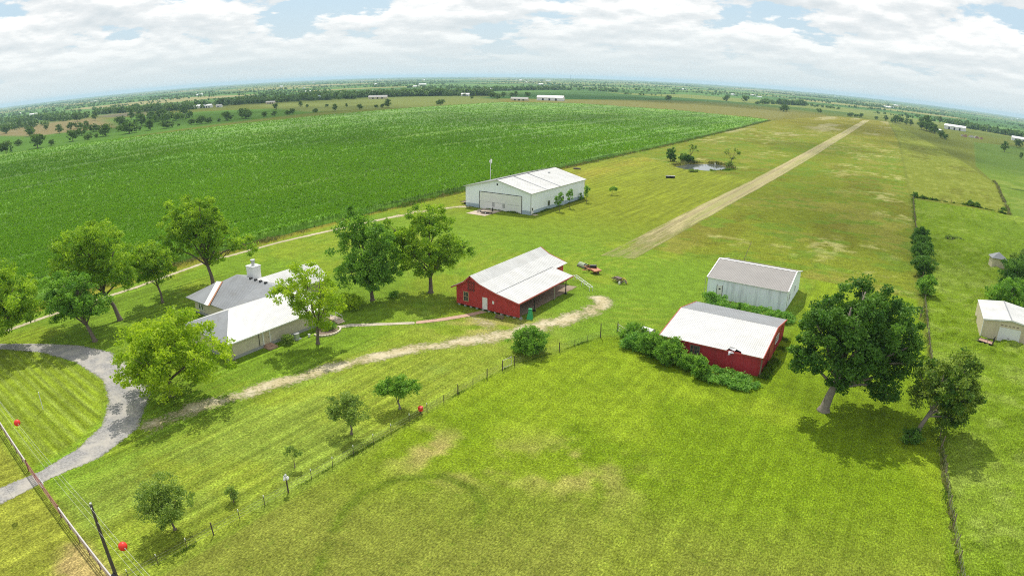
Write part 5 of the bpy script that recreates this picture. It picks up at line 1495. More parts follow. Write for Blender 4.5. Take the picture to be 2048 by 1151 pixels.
# pipe rail fence along the road with the double red gate
def rail_y(x):
    return 12.4 + (x + 48.9) * (-0.0466)
def rail_fence(x0, x1, label, posts):
    t = thing('rail_fence', label, 'fence', (0, 0, 0))
    for z, mt, r in ((1.27, 'silver', 0.085), (0.86, 'red_pipe', 0.04), (0.46, 'red_pipe', 0.04)):
        MB().tube((x0, rail_y(x0), z), (x1, rail_y(x1), z), r, n=8).build('rail', M[mt], t)
    n = max(2, int(abs(x1 - x0) / posts))
    me_ = MB().tube((0, 0, -0.2), (0, 0, 1.2), 0.06, n=8).mesh('post', M['red_pipe'])
    for i in range(n + 1):
        x = x0 + (x1 - x0) * i / n
        link(bpy.data.objects.new('post', me_), t).location = (x, rail_y(x), 0)
    return t
rail_fence(-120, -74.6, 'silver-topped pipe rail fence on the left of the red drive gate', 2.6)
rail_fence(-62.6, -36, 'silver-topped pipe rail fence between drive gate and utility pole', 2.6)
t = thing('drive_gate', 'double red pipe gate with a white sign across the gravel drive', 'gate', (-68.6, rail_y(-68.6), 0), math.atan(-0.0466))
for s in (-1, 1):
    g = MB()
    for z in (0.25, 0.5, 0.78, 1.06):
        g.tube((s * 0.08, 0, z), (s * 5.7, 0, z), 0.03, n=6)
    for x in (0.1, 2.9, 5.68):
        g.tube((s * x, 0, 0.2), (s * x, 0, 1.3), 0.035, n=6)
    g.tube((s * 0.08, 0, 1.3), (s * 5.7, 0, 1.3), 0.07, n=8)
    g.build('gate_leaf', M['gate_red'], t)
    MB().tube((s * 5.95, 0, -0.1), (s * 5.95, 0, 1.55), 0.09, n=10).build('gate_post', M['gate_red'], t)
sg = MB().slab([(-0.75, -0.08, 1.02), (0.75, -0.08, 1.02), (0.75, 0.14, 1.5), (-0.75, 0.14, 1.5)], 0.03).build('sign', M['white_paint'], t)
sl_ = MB()
for a, b in ((0.2, 0.32), (0.48, 0.6), (0.76, 0.88)):
    sl_.slab([(-0.6, -0.08 + 0.22 * a - 0.004, 1.02 + 0.48 * a + 0.004), (0.6, -0.08 + 0.22 * a - 0.004, 1.02 + 0.48 * a + 0.004), (0.6, -0.08 + 0.22 * b - 0.004, 1.02 + 0.48 * b + 0.004), (-0.6, -0.08 + 0.22 * b - 0.004, 1.02 + 0.48 * b + 0.004)], 0.004)
sl_.build('sign_band', M['plinth'], sg)

# utility pole, lines and marker balls
t = thing('utility_pole', 'dark wooden utility pole with black box standing beside the pipe fence', 'utility pole', (-48.4, 12.75, 0))
MB().tube((0, 0, -0.3), (0, 0, 9.0), 0.19, 0.12, 12).build('pole', M['pole_wood'], t)
MB().tube((0, 0, 9.0), (0, 0, 9.12), 0.125, 0.11, 12).build('pole_cap', M['galv'], t)
MB().tube((0.22, -0.28, 0.9), (0.22, -0.28, 1.75), 0.2, n=14).tube((0.22, -0.28, 1.75), (0.22, -0.28, 1.85), 0.2, 0.1, 14).box(0.1, 0.34, -0.14, -0.02, 1.1, 1.6).build('meter_can', M['black'], t)
MB().tube((0.12, -0.06, 8.75), (0.3, -0.16, 8.75), 0.05, n=8).build('insulator', M['galv'], t)
MB().tube((0.13, 0.02, 7.2), (0.28, 0.02, 7.2), 0.04, n=8).build('insulator', M['galv'], t)
MB().tube((0.2, -0.05, 0), (0.155, -0.04, 8.0), 0.022, n=6).build('conduit', M['steel_dark'], t)
def cable(label, pts, sag, r=0.011):
    mb = MB()
    P = []
    for (a, b) in zip(pts[:-1], pts[1:]):
        for k in range(16):
            f = k / 16
            P.append((a[0] + (b[0] - a[0]) * f, a[1] + (b[1] - a[1]) * f, a[2] + (b[2] - a[2]) * f - sag * 4 * f * (1 - f)))
    P.append(pts[-1])
    mb.path(P, [r] * len(P), 6)
    tag(mb.build('power_line', M['cable'], None), label, 'cable')
cable('top power line carrying the two red marker balls', [(-130, 14.0, 9.2), (-48.1, 12.6, 8.78), (20, 9.4, 9.4)], 0.25)
cable('lower power line, the one nearer the pipe fence', [(-130, 14.9, 6.6), (-48.3, 12.6, 6.4), (20, 9.7, 6.9)], 0.25, 0.009)
cable('lower power line, the one nearer the house', [(-130, 15.3, 6.9), (-48.1, 12.78, 7.2), (20, 9.9, 7.3)], 0.3, 0.009)
for lab, p in (('red marker ball on the power line close to the utility pole', (-41.75, 12.28, 8.75)), ('red marker ball on the power line above the drive loop lawn', (-69.0, 12.97, 8.68))):
    t = thing('marker_ball', lab, 'marker ball', p, 0, 'red aviation marker balls')
    MB().ball((0, 0, 0), 0.36, 20).build('ball', M['red_ball'], t, True)
    for q in (-0.42, 0.3):
        MB().tube((q, 0, 0), (q + 0.12, 0, 0), 0.06, n=8).build('clamp', M['galv'], t)
t = thing('marker_post', 'thin white post alone on the lawn inside the drive loop', 'post', (-89.0, 20.8, 0))
MB().tube((0, 0, -0.1), (0, 0, 2.6), 0.05, n=8).build('pipe', M['white_paint'], t)
MB().tube((0, 0, 2.6), (0, 0, 2.66), 0.07, n=8).build('cap', M['white_paint'], t)

# old boundary fence on the right
FR = [(14.6, 48), (13.8, 55.3), (12.6, 65.7), (11.7, 78.3), (11.0, 93), (10.2, 115.8), (9.6, 143.3), (8.6, 200), (7.8, 240), (7.4, 298)]
t = thing('boundary_fence', 'old sagging wire fence with crooked grey posts along the rough pasture', 'fence', (0, 0, 0))
pm = [MB().tube((0, 0, -0.2), (0, 0, h), r, r * 0.8, 7).mesh('post', M['wood']) for h, r in ((1.5, 0.07), (1.3, 0.06), (1.75, 0.08))]
s = 2.0
while s < 252:
    x, y = lerp_line(FR, s)
    o = link(bpy.data.objects.new('post', pm[rnd.randrange(3)]), t)
    o.location = (x, y, 0)
    o.rotation_euler = (rnd.uniform(-.16, .16), rnd.uniform(-.16, .16), 0)
    s += rnd.uniform(2.6, 3.9)
for z in (0.45, 0.8, 1.1):
    MB().path([(x, y, z + rnd.uniform(-.06, .06)) for x, y in FR], [0.01] * len(FR), 4).build('wire', M['wire'], t)
t = thing('brace_frame', 'grey timber H-shaped brace beside the boundary fence past the big oak', 'fence brace', (8.7, 130.5, 0), R(80))
for q in (-0.9, 0.9):
    MB().tube((q, 0, -0.1), (q, 0, 2.0), 0.09, n=8).build('post', M['wood'], t)
MB().tube((-1.2, 0, 1.9), (1.4, 0, 1.75), 0.08, n=8).build('rail', M['wood'], t)
for lab, P in (('wire fence crossing the rough pasture from hedge line to far corner', [(7.6, 299.8), (20, 301.5), (34, 302), (49, 295)]), ('wire fence running from the far corner up the pasture', [(49, 295), (53, 350), (57.6, 410), (58, 425)])):
    t = thing('cross_fence', lab, 'fence', (0, 0, 0))
    s, L = 0.0, sum(math.dist(a, b) for a, b in zip(P[:-1], P[1:]))
    while s < L:
        x, y = lerp_line(P, s)
        link(bpy.data.objects.new('post', pm[rnd.randrange(3)]), t).location = (x, y, 0)
        s += 4.2
    for z in (0.6, 1.05):
        MB().path([(x, y, z) for x, y in P], [0.012] * len(P), 4).build('wire', M['wire'], t)

# weeds along fence lines and the corn edge
def weeds(name, P, width, n, h, mat, seed):
    rs = np.random.RandomState(seed)
    P = np.array(P, float)
    L = np.hypot(*np.diff(P, axis=0).T)
    cum = np.concatenate([[0], np.cumsum(L)])
    s = rs.rand(n) * cum[-1]
    i = np.clip(np.searchsorted(cum, s) - 1, 0, len(L) - 1)
    f = ((s - cum[i]) / L[i])[:, None]
    d = (P[i + 1] - P[i]) / L[i][:, None]
    q = P[i] + (P[i + 1] - P[i]) * f + np.stack([d[:, 1], -d[:, 0]], 1) * (rs.normal(size=n) * width * 0.5)[:, None]
    dens = fbm(q[:, 0] / 4, q[:, 1] / 4, seed)
    k = dens > 0.40
    q, dens = q[k], dens[k]
    m = len(q)
    hh = h * (0.4 + 1.2 * (dens - 0.40) / 0.4) * (0.5 + rs.rand(m))
    N = np.stack([rs.normal(size=m) * 0.45, rs.normal(size=m) * 0.45, np.ones(m)], 1)
    N /= np.linalg.norm(N, axis=1, keepdims=True)
    V, F = leaf_quads(np.concatenate([q, (hh * 0.45)[:, None]], 1), N, hh, hh * 0.30, rs)
    me = mesh_np(name, V, F, M[mat], {'tint': ('FLOAT', np.repeat(rs.rand(m), 4))})
    tag(link(bpy.data.objects.new(name, me)), kind='stuff')
M['weed_dry'] = mat_leaf('dry_weeds', (0.10, 0.13, 0.03), (0.30, 0.28, 0.12), 0.3)
M['weed_green'] = mat_leaf('green_weeds', (0.06, 0.13, 0.015), (0.16, 0.24, 0.03), 0.35)
weeds('fence_weeds', FR, 0.4, 5200, 0.5, 'weed_dry', 91)
weeds('fence_weeds', FR, 0.9, 5000, 0.4, 'weed_green', 92)
weeds('fence_weeds', FL, 0.22, 3500, 0.2, 'weed_green', 93)
weeds('fence_weeds', [(7.6, 299.8), (20, 301.5), (34, 302), (49, 295)], 0.8, 2600, 0.8, 'weed_green', 94)
weeds('fence_weeds', [(49, 295), (53, 350), (57.6, 410), (58, 425)], 0.9, 2600, 0.9, 'weed_dry', 95)
weeds('corn_edge_weeds', [(-137.6, 10), (-137.4, 200), (-139, 390), (-148, 600), (-160, 812)], 2.0, 26000, 0.6, 'weed_dry', 96)
weeds('corn_edge_weeds', [(-137.4, 130), (-138, 250), (-139, 390), (-148, 600), (-160, 812)], 2.0, 14000, 0.7, 'weed_green', 97)
weeds('pond_reeds', [(-103, 300), (-102, 313), (-94, 325), (-82, 323), (-77, 308)], 2.0, 3000, 0.9, 'weed_dry', 98)
weeds('pond_reeds', [(-84, 296), (-79, 302), (-77, 309)], 1.4, 900, 0.7, 'weed_green', 99)
weeds('wall_weeds', [(-13.6, 87), (-13.6, 105)], 0.7, 2200, 0.55, 'weed_green', 101)
weeds('wall_weeds', [(-121.6, 160), (-97.4, 159.6), (-97.3, 194)], 0.4, 2500, 0.4, 'weed_green', 102)
def tussocks(name, X0, X1, Y0, Y1, n, h, mat, seed, thr):
    rs = np.random.RandomState(seed)
    u = rs.rand(n)
    Y = 1 / (1 / Y0 + u * (1 / Y1 - 1 / Y0))
    X = X0 + rs.rand(n) * (X1 - X0)
    d = fbm(X / 5.5, Y / 4.0, 65, 3) * 0.6 + fbm(X / 1.9, Y / 1.5, 61, 3) * 0.4
    k = d > thr
    X, Y, d = X[k], Y[k], d[k]
    m = len(X)
    hh = h * (0.5 + rs.rand(m)) * (1 + 4 * (d - thr))
    N = np.stack([rs.normal(size=m) * 0.6 + 0.25, rs.normal(size=m) * 0.6, np.ones(m)], 1)
    N /= np.linalg.norm(N, axis=1, keepdims=True)
    e_, m_ = np.ones(m), np.zeros(m)
    Z = lump(X, Y, (X > 12.5).astype(float), m_)
    V, F = leaf_quads(np.stack([X, Y, Z + hh * 0.42], 1), N, hh, hh * 0.34, rs)
    me = mesh_np(name, V, F, M[mat], {'tint': ('FLOAT', np.repeat(np.clip(rs.rand(m) * 0.6 + (d - thr) * 2, 0, 1), 4))})
    tag(link(bpy.data.objects.new(name, me)), kind='stuff')
M['tuft'] = mat_leaf('pasture_grass', alb(104, 158, 30), alb(176, 206, 104), 0.35)
#tussocks('pasture_tussocks', 14.5, 75, 45, 290, 60000, 0.42, 'tuft', 111, 0.50)

# ladder-like white stock frame beside the lean-to
t = thing('feed_frame', 'long white ladder-like frame on short legs beside the barn lean-to', 'frame', (-55.0, 110.2, 0), R(-38))
g = MB()
for y in (-0.35, 0.35):
    g.tube((-3.8, y, 0.95), (4.0, y, 0.85), 0.045, n=6)
g.build('side_rail', M['white_paint'], t)
me_ = MB().tube((0, -0.35, 0), (0, 0.35, 0), 0.04, n=6).mesh('rung', M['white_paint'])
for i in range(9):
    link(bpy.data.objects.new('rung', me_), t).location = (-3.7 + i * 0.95, 0, 0.93 - i * 0.012)
for x in (-3.7, 0.2, 3.9):
    for y in (-0.35, 0.35):
        MB().tube((x, y, 0), (x, y, 0.9), 0.045, n=6).build('leg', M['white_paint'], t)
# green chute at the lean-to corner
t = thing('green_chute', 'bright green tapering chute leaning at the lean-to corner', 'chute', (-54.0, 88.9, 0), R(20))
g = MB()
i0 = [(-0.25, -0.2, 1.55), (0.25, -0.2, 1.55), (0.25, 0.25, 1.6), (-0.25, 0.25, 1.6)]
i1 = [(-0.5, -0.75, 0.0), (0.5, -0.75, 0.0), (0.5, 0.35, 0.0), (-0.5, 0.35, 0.0)]
for k in range(4):
    a, b = k, (k + 1) % 4
    g.poly([i1[a], i1[b], i0[b], i0[a]])
g.poly(i0)
g.build('hopper', M['green_paint'], t)
MB().box(-0.3, 0.3, -0.25, 0.3, 1.6, 1.72).build('rim', M['green_paint'], t)
# stool in front of the barn and rubble
t = thing('step_bench', 'grey wooden two-step bench standing against the red barn wall', 'bench', (-58.3, 86.2, 0))
MB().box(-0.8, 0.8, -0.3, 0.05, 0.42, 0.5).build('seat', M['wood'], t)
MB().box(-0.8, 0.8, -0.65, -0.31, 0.2, 0.27).build('step', M['wood'], t)
for x in (-0.7, 0.62):
    MB().box(x, x + 0.08, -0.62, 0.04, 0, 0.2).box(x, x + 0.08, -0.28, 0.04, 0.2, 0.42).build('leg', M['wood'], t)

# farm implements resting on the grass
t = thing('disc_harrow', 'orange disc harrow with black drum lying in the grass beyond the barn', 'farm implement', (-57.6, 119.6, 0), R(-35))
g = MB()
for y in (-0.7, 0.7):
    g.box(-2.3, 2.3, y - 0.07, y + 0.07, 0.55, 0.7)
for x in (-2.2, -0.7, 0.7, 2.2):
    g.box(x - 0.07, x + 0.07, -0.63, 0.63, 0.56, 0.69)
g.box(-0.1, 0.1, -2.4, -0.7, 0.5, 0.62)
g.build('frame', M['orange'], t)
for i in range(8):
    x = -2.1 + i * 0.6
    if i != 4:
        MB().wheel((x, 0.25 if i % 2 else -0.25, 0.36), (1, 0.25, 0), 0.36, 0.03, 16).build('disc', M['steel_dark'], t)
MB().slab([(0.6, -0.9, 0.95), (2.5, -0.8, 0.85), (2.6, 0.9, 0.95), (0.5, 0.8, 1.05)], 0.12).build('deck', M['orange'], t)
MB().tube((0.1, -0.5, 1.25), (0.9, 0.5, 1.35), 0.34, n=14).build('drum', M['black'], t)
MB().wheel((-2.7, -0.1, 0.5), (1, 0.3, 0.0), 0.5, 0.22, 18).build('tyre', M['tyre'], t)
t = thing('implement_hood', 'grey-green round-backed implement hood lying beside the orange disc harrow', 'farm implement', (-60.6, 121.6, 0), R(-25))
g = MB()
for k in range(7):
    a0, a1 = math.pi * k / 7, math.pi * (k + 1) / 7
    g.poly([(-1.3, math.cos(a0) * 0.8, 0.15 + math.sin(a0) * 0.75), (1.3, math.cos(a0) * 0.8, 0.15 + math.sin(a0) * 0.75), (1.3, math.cos(a1) * 0.8, 0.15 + math.sin(a1) * 0.75), (-1.3, math.cos(a1) * 0.8, 0.15 + math.sin(a1) * 0.75)])
g.build('hood', mat_plain('faded_green_paint', (0.26, 0.30, 0.2), 0.7, 0.0, 3.0, 0.3), t)
MB().box(-1.4, 1.4, -0.85, -0.7, 0.0, 0.2).box(-1.4, 1.4, 0.7, 0.85, 0.0, 0.2).build('skid', M['steel_dark'], t)
t = thing('cultivator', 'rusty cultivator with yellow arm alone in the grass behind the lean-to', 'farm implement', (-49.8, 116.2, 0), R(-30))
g = MB()
for y in (-0.7, 0.0, 0.7):
    g.box(-1.7, 1.6, y - 0.06, y + 0.06, 0.5, 0.64)
g.box(-1.7, -1.55, -0.64, 0.64, 0.51, 0.63).box(1.45, 1.6, -0.64, 0.64, 0.51, 0.63)
g.build('frame', M['steel_dark'], t)
for i in range(7):
    x = -1.5 + i * 0.45
    y = (-0.7, 0.0, 0.7)[i % 3]
    MB().path([(x, y, 0.55), (x, y + 0.3, 0.7), (x, y + 0.5, 0.4), (x, y + 0.25, 0.02)], [0.035, 0.035, 0.03, 0.04], 5).build('tine', M['steel_dark'], t)
MB().path([(0.9, 0, 0.6), (1.3, 0.1, 1.3), (1.9, 0.3, 0.95), (2.3, 0.5, 0.15)], [0.09, 0.09, 0.08, 0.06], 6).build('arm', M['yellow'], t)
for y in (-0.85, 0.85):
    MB().wheel((1.2, y, 0.32), (0, 1, 0), 0.32, 0.14, 16).build('wheel', M['rim'], t)
MB().box(-1.2, 0.6, -0.5, 0.5, 0.64, 0.9).build('toolbox', M['steel_dark'], t)

# two-axle flatbed and utility trailers
def trailer(label, xy, rz, deck='plinth', gate=True, L=3.2, W=1.7, ax=(0.1,), rim='rim', rail=True):
    t = thing('utility_trailer', label, 'trailer', (xy[0], xy[1], 0), rz)
    MB().box(-L / 2, L / 2, -W / 2, W / 2, 0.55, 0.66).build('deck', M[deck], t)
    g = MB()
    g.box(-L / 2 - 0.05, L / 2 + 0.05, -W / 2 - 0.06, -W / 2 - 0.001, 0.45, 0.7).box(-L / 2 - 0.05, L / 2 + 0.05, W / 2 + 0.001, W / 2 + 0.06, 0.45, 0.7)
    g.tube((L / 2, -W / 2, 0.5), (L / 2 + 1.2, 0, 0.45), 0.05, n=6).tube((L / 2, W / 2, 0.5), (L / 2 + 1.2, 0, 0.45), 0.05, n=6).tube((L / 2 + 1.15, 0, 0), (L / 2 + 1.15, 0, 0.6), 0.04, n=6)
    g.build('frame', M['black'], t)
    if rail:
        g = MB()
        for y in (-W / 2 - 0.03, W / 2 + 0.03):
            g.tube((-L / 2, y, 1.05), (L / 2, y, 1.05), 0.03, n=6)
            for k in range(4):
                x = -L / 2 + L * k / 3
                g.tube((x, y, 0.7), (x, y, 1.05), 0.028, n=6)
        g.tube((L / 2, -W / 2 - 0.03, 1.05), (L / 2, W / 2 + 0.03, 1.05), 0.03, n=6)
        g.build('side_rail', M['black'], t)
    if gate:
        g = MB()
        for z in (0.72, 1.2, 1.75):
            g.tube((-L / 2 - 0.08, -W / 2, z), (-L / 2 - 0.08, W / 2, z), 0.045, n=6)
        for k in range(6):
            y = -W / 2 + W * k / 5
            g.tube((-L / 2 - 0.08, y, 0.7), (-L / 2 - 0.08, y, 1.75), 0.035, n=6)
        g.build('ramp_gate', M['black'], t)
    for x in ax:
        for s in (-1, 1):
            wh = MB().wheel((x, s * (W / 2 + 0.2), 0.33), (0, 1, 0), 0.33, 0.2, 20).build('tyre', M['tyre'], t)
            MB().wheel((x, s * (W / 2 + 0.305), 0.33), (0, 1, 0), 0.2, 0.02, 16).build('rim', M[rim], wh)
            f = MB()
            for k in range(6):
                a0, a1 = R(25 + k * 130 / 6), R(25 + (k + 1) * 130 / 6)
                f.slab([(x + 0.42 * math.cos(a0), s * (W / 2 + 0.2) - 0.12, 0.33 + 0.42 * math.sin(a0)), (x + 0.42 * math.cos(a0), s * (W / 2 + 0.2) + 0.12, 0.33 + 0.42 * math.sin(a0)), (x + 0.42 * math.cos(a1), s * (W / 2 + 0.2) + 0.12, 0.33 + 0.42 * math.sin(a1)), (x + 0.42 * math.cos(a1), s * (W / 2 + 0.2) - 0.12, 0.33 + 0.42 * math.sin(a1))], 0.02)
            f.build('mudguard', M['black'], t)
    return t
trailer('small utility trailer with upright ramp gate parked on the pad before the hangar door', (-109.6, 154.6), R(205), 'pad', True, 3.4, 1.7, (0.1,))
trailer('small utility trailer with tall ramp gate beside the cream garage door', (20.9, 122.4), R(160), 'brick', True, 2.6, 1.6, (0.1,))
trailer('dark twin-axle flatbed trailer parked behind the left corner of the hangar', (-123.6, 164.5), R(80), 'wood', False, 5.0, 2.0, (-0.6, 0.3), 'steel_dark')

# pole behind the hangar with a security lamp
t = thing('lamp_pole', 'tall pole with white lamp head behind the left side of the hangar', 'lamp pole', (-124.3, 177.5, 0))
MB().tube((0, 0, -0.3), (0, 0, 12.0), 0.16, 0.12, 10).build('pole', M['galv'], t)
MB().box(0.1, 0.5, -0.25, 0.25, 11.4, 12.6).box(-0.35, -0.1, -0.2, 0.2, 11.5, 12.2).build('lamp_head', M['white_paint'], t)
MB().tube((0, 0, 12.0), (0, 0, 14.0), 0.04, n=6).tube((-0.1, 0, 13.2), (0.5, 0, 13.2), 0.03, n=6).build('antenna', M['steel_dark'], t)

# things round the house
t = thing('air_conditioner', 'round grey air conditioner unit on the ground by the house wall', 'air conditioner', (-79.5, 59.6, 0))
MB().box(-0.6, 0.6, -0.6, 0.6, -0.02, 0.1).build('base', M['plinth'], t)
MB().tube((0, 0, 0.1), (0, 0, 0.95), 0.52, n=20).build('casing', M['galv'], t)
MB().tube((0, 0, 0.95), (0, 0, 1.0), 0.5, n=20).build('fan_grille', M['plinth'], t)
t = thing('house_ladder', 'dark wooden ladder leaning on the near corner of the farmhouse wall', 'ladder', (-80.4, 47.9, 0))
g = MB()
for y in (-0.25, 0.25):
    g.tube((0.45, y, 0), (-0.5, y, 2.6), 0.04, n=6)
for k in range(7):
    f = (k + 0.6) / 7.6
    g.tube((0.45 - 0.95 * f, -0.25, 2.6 * f), (0.45 - 0.95 * f, 0.25, 2.6 * f), 0.025, n=5)
g.build('rails', M['wood'], t)
t = thing('flower_bed', 'stone-edged planting bed at the corner of the farmhouse', 'flower bed', (-78.0, 64.8, 0))
eb = MB()
rs_ = random.Random(3)
for k in range(15):
    a = R(-95 + k * 12.5)
    r_ = 2.0
    x, y = r_ * math.cos(a), r_ * 1.2 * math.sin(a)
    if x > -2.0:
        eb = MB().box(-0.22, 0.22, -0.14, 0.14, -0.03, 0.2 + rs_.uniform(0, .05))
        eb.build('edging_stone', M['stone'], t, loc=(x, y, 0), rz=a + math.pi / 2 + rs_.uniform(-.15, .15))
MB().tube((0, 0, -0.02), (0, 0, 0.06), 1.85, n=24).build('soil', M['wood'], t)
t = thing('bucket', 'white bucket left at the left end of the stone-edged bed', 'bucket', (-78.6, 61.5, 0))
MB().tube((0, 0, 0), (0, 0, 0.4), 0.17, 0.21, 14).build('body', M['white_paint'], t)
MB().tube((0, 0, 0.4), (0, 0, 0.43), 0.23, n=14).build('rim', M['galv'], t)

# upturned white trough beside the overgrown shrubs
t = thing('white_trough', 'upturned white metal trough behind the shrubs left of the red shed', 'trough', (-34.4, 93.6, 0), R(-12))
g = MB()
for k in range(6):
    a0, a1 = math.pi * k / 6, math.pi * (k + 1) / 6
    g.slab([(-1.0, 0.6 * math.cos(a0), 0.55 + 0.5 * math.sin(a0)), (-1.0, 0.6 * math.cos(a1), 0.55 + 0.5 * math.sin(a1)), (1.0, 0.6 * math.cos(a1), 0.55 + 0.5 * math.sin(a1)), (1.0, 0.6 * math.cos(a0), 0.55 + 0.5 * math.sin(a0))][::-1], 0.03)
g.build('shell', M['white_paint'], t)
MB().box(-0.95, 0.95, -0.6, 0.6, 0.1, 0.5).build('side', M['galv'], t)
for x in (-0.8, 0.8):
    MB().box(x - 0.06, x + 0.06, -0.5, 0.5, 0, 0.1).build('leg', M['steel_dark'], t)
# orange implement behind red shed
t = thing('orange_scraper', 'faded orange blade implement behind the far left corner of the red shed', 'farm implement', (-31.6, 107.6, 0), R(25))
MB().slab([(-1.6, -0.3, 0.2), (1.6, -0.3, 0.2), (1.6, 0.2, 1.0), (-1.6, 0.2, 1.0)], 0.08).build('blade', M['orange'], t)
MB().tube((0, 0.1, 0.7), (0, 1.8, 0.6), 0.09, n=8).tube((-1.1, 0.1, 0.7), (0, 1.7, 0.62), 0.06, n=6).tube((1.1, 0.1, 0.7), (0, 1.7, 0.62), 0.06, n=6).build('draw_bar', M['orange'], t)
MB().wheel((-0.9, 0.9, 0.3), (1, 0, 0), 0.3, 0.15, 16).build('wheel', M['tyre'], t)
# leaning pole on the white shed roof
t = thing('roof_mast', 'bare mast leaning outward behind the ridge of the white shed', 'mast', (-29.0, 133.9, 0))
MB().path([(0, 0, 0), (0.1, 0.3, 4.4), (0.9, 1.6, 7.9)], [0.06, 0.055, 0.045], 8).build('pole', M['wood'], t)
MB().box(-0.08, 0.12, -0.08, 0.14, 3.4, 3.6).build('bracket', M['galv'], t)
# culvert pipes by the pond
for lab, xy, rz in (('pair of black barrels lying on the mown grass near the pond', (-90.5, 259.0), R(30)), ('dark log lying at the corn edge beyond the hangar', (-131.8, 254.0), R(20))):
    t = thing('black_barrels' if 'barrels' in lab else 'log', lab, 'barrels' if 'barrels' in lab else 'log', (xy[0], xy[1], 0), rz)
    if 'barrels' in lab:
        for x in (-0.95, 0.95):
            b_ = MB().tube((x - 0.9, 0, 0.5), (x + 0.9, 0, 0.5), 0.5, n=16).build('barrel', M['black'], t)
            MB().tube((x + 0.25, 0, 0.5), (x + 0.32, 0, 0.5), 0.515, n=16).build('hoop', M['steel_dark'], b_)
        MB().box(-2.0, 2.0, -0.4, 0.4, 0.9, 1.04).build('plank', M['silver'], t)
    else:
        MB().path([(-1.6, 0, 0.35), (0, 0.15, 0.4), (1.6, 0, 0.3)], [0.36, 0.38, 0.3], 10).build('trunk_piece', M['bark'], t)
# white standing pipe in the pond
t = thing('pond_standpipe', 'white standpipe rising from the right end of the pond', 'standpipe', (-84.6, 305.5, 0))
MB().tube((0, 0, -0.9), (0, 0, 2.2), 0.16, n=12).build('pipe', M['white_paint'], t)
MB().tube((0, 0, 2.2), (0, 0, 2.6), 0.3, 0.24, n=12).build('hood', M['white_paint'], t)
# rooftop at the right edge
t = thing('pump_house', 'little grey-roofed hut among the trees at the right edge', 'hut', (30.5, 189.5, 0), R(10))
MB().box(-1.9, 1.9, -1.6, 1.6, 0, 2.7).build('wall', M['garage_wall'], t)
g = MB()
g.slab([(-2.3, -2.0, 2.65), (2.3, -2.0, 2.65), (0, 0, 4.1)], 0.08).slab([(2.3, -2.0, 2.65), (2.3, 2.0, 2.65), (0, 0, 4.1)], 0.08).slab([(2.3, 2.0, 2.65), (-2.3, 2.0, 2.65), (0, 0, 4.1)], 0.08).slab([(-2.3, 2.0, 2.65), (-2.3, -2.0, 2.65), (0, 0, 4.1)], 0.08)
g.build('roof', M['roof_grey'], t)
# pile of cut branches in the pasture
t = thing('brush_pile', 'flat heap of cut branches lying in the rough pasture', 'brush pile', (19.5, 218.5, 0))
cm, cents = crown_mesh('leaves', [(0, 0, 0.5, 2.6, 0.4), (2.2, 0, 0.4, 1.4, 0.3)], M['leaf_olive'], 24, 30, 0.4, 0.6, 131)
link(bpy.data.objects.new('leaves', cm), t)
g = MB()
for k in range(14):
    a = rs_.uniform(0, 6.28)
    x, y = rs_.uniform(-2, 2.6), rs_.uniform(-1, 1)
    g.path([(x, y, 0.15), (x + 1.2 * math.cos(a), y + 1.2 * math.sin(a), 0.5), (x + 2.2 * math.cos(a), y + 2.2 * math.sin(a), 0.35)], [0.07, 0.05, 0.02], 5)
g.build('branches', M['bark'], t)


# ------------------------------------------------------------------ far country
def far_tree_proto(seed, lobes, n_clump, n_leaf, leaf, rc):
    cm, cents = crown_mesh('crown', lobes, M['leaf_far'], n_clump, n_leaf, leaf, rc, seed)
    tm = trunk_mesh('trunk', lobes, cents, M['bark'], 0.22, 2.2, (0, 0), seed, 0, 5)
    return cm, tm


FT = [far_tree_proto(201, [(0, 0, 4.6, 4.4, 3.4), (2.0, 0.8, 5.6, 2.6, 2.2), (-2.2, -0.6, 4.0, 2.8, 2.4)], 60, 22, 0.9, 1.3),
      far_tree_proto(202, [(0.4, 0, 3.4, 4.8, 2.6), (-2.8, 0.4, 3.0, 2.8, 2.2), (2.6, 0, 4.2, 2.6, 2.0)], 56, 22, 0.9, 1.3),
      far_tree_proto(203, [(0, 0, 5.4, 3.6, 4.0), (1.2, 0, 8.0, 2.2, 1.8), (-1.6, 0.8, 4.0, 2.6, 2.4)], 56, 22, 0.9, 1.25),
      far_tree_proto(204, [(-1.6, 0, 4.2, 3.0, 2.6), (2.2, 0.5, 4.8, 3.0, 2.8), (0.2, -0.6, 6.4, 2.4, 1.8)], 56, 22, 0.9, 1.25)]
frs = random.Random(9)


def far_tree(label, x, y, wdt, group, name='field_tree', cat='tree', squash=1.0):
    cm, tm = FT[frs.randrange(4)]
    t = thing(name, label, cat, (x, y, 0), frs.uniform(0, 6.28), group)
    s = wdt / 9.4
    t.scale = (s, s, s * squash * frs.uniform(0.85, 1.1))
    link(bpy.data.objects.new('trunk', tm), t)
    link(bpy.data.objects.new('crown', cm), t)
    return t


def ordinal(n):
    o = ['first', 'second', 'third', 'fourth', 'fifth', 'sixth', 'seventh', 'eighth', 'ninth', 'tenth', 'eleventh', 'twelfth', 'thirteenth', 'fourteenth', 'fifteenth', 'sixteenth', 'seventeenth', 'eighteenth', 'nineteenth',
         'twentieth', 'twenty-first', 'twenty-second', 'twenty-third', 'twenty-fourth', 'twenty-fifth', 'twenty-sixth', 'twenty-seventh', 'twenty-eighth', 'twenty-ninth', 'thirtieth']
    return o[n] if n < len(o) else 'further'


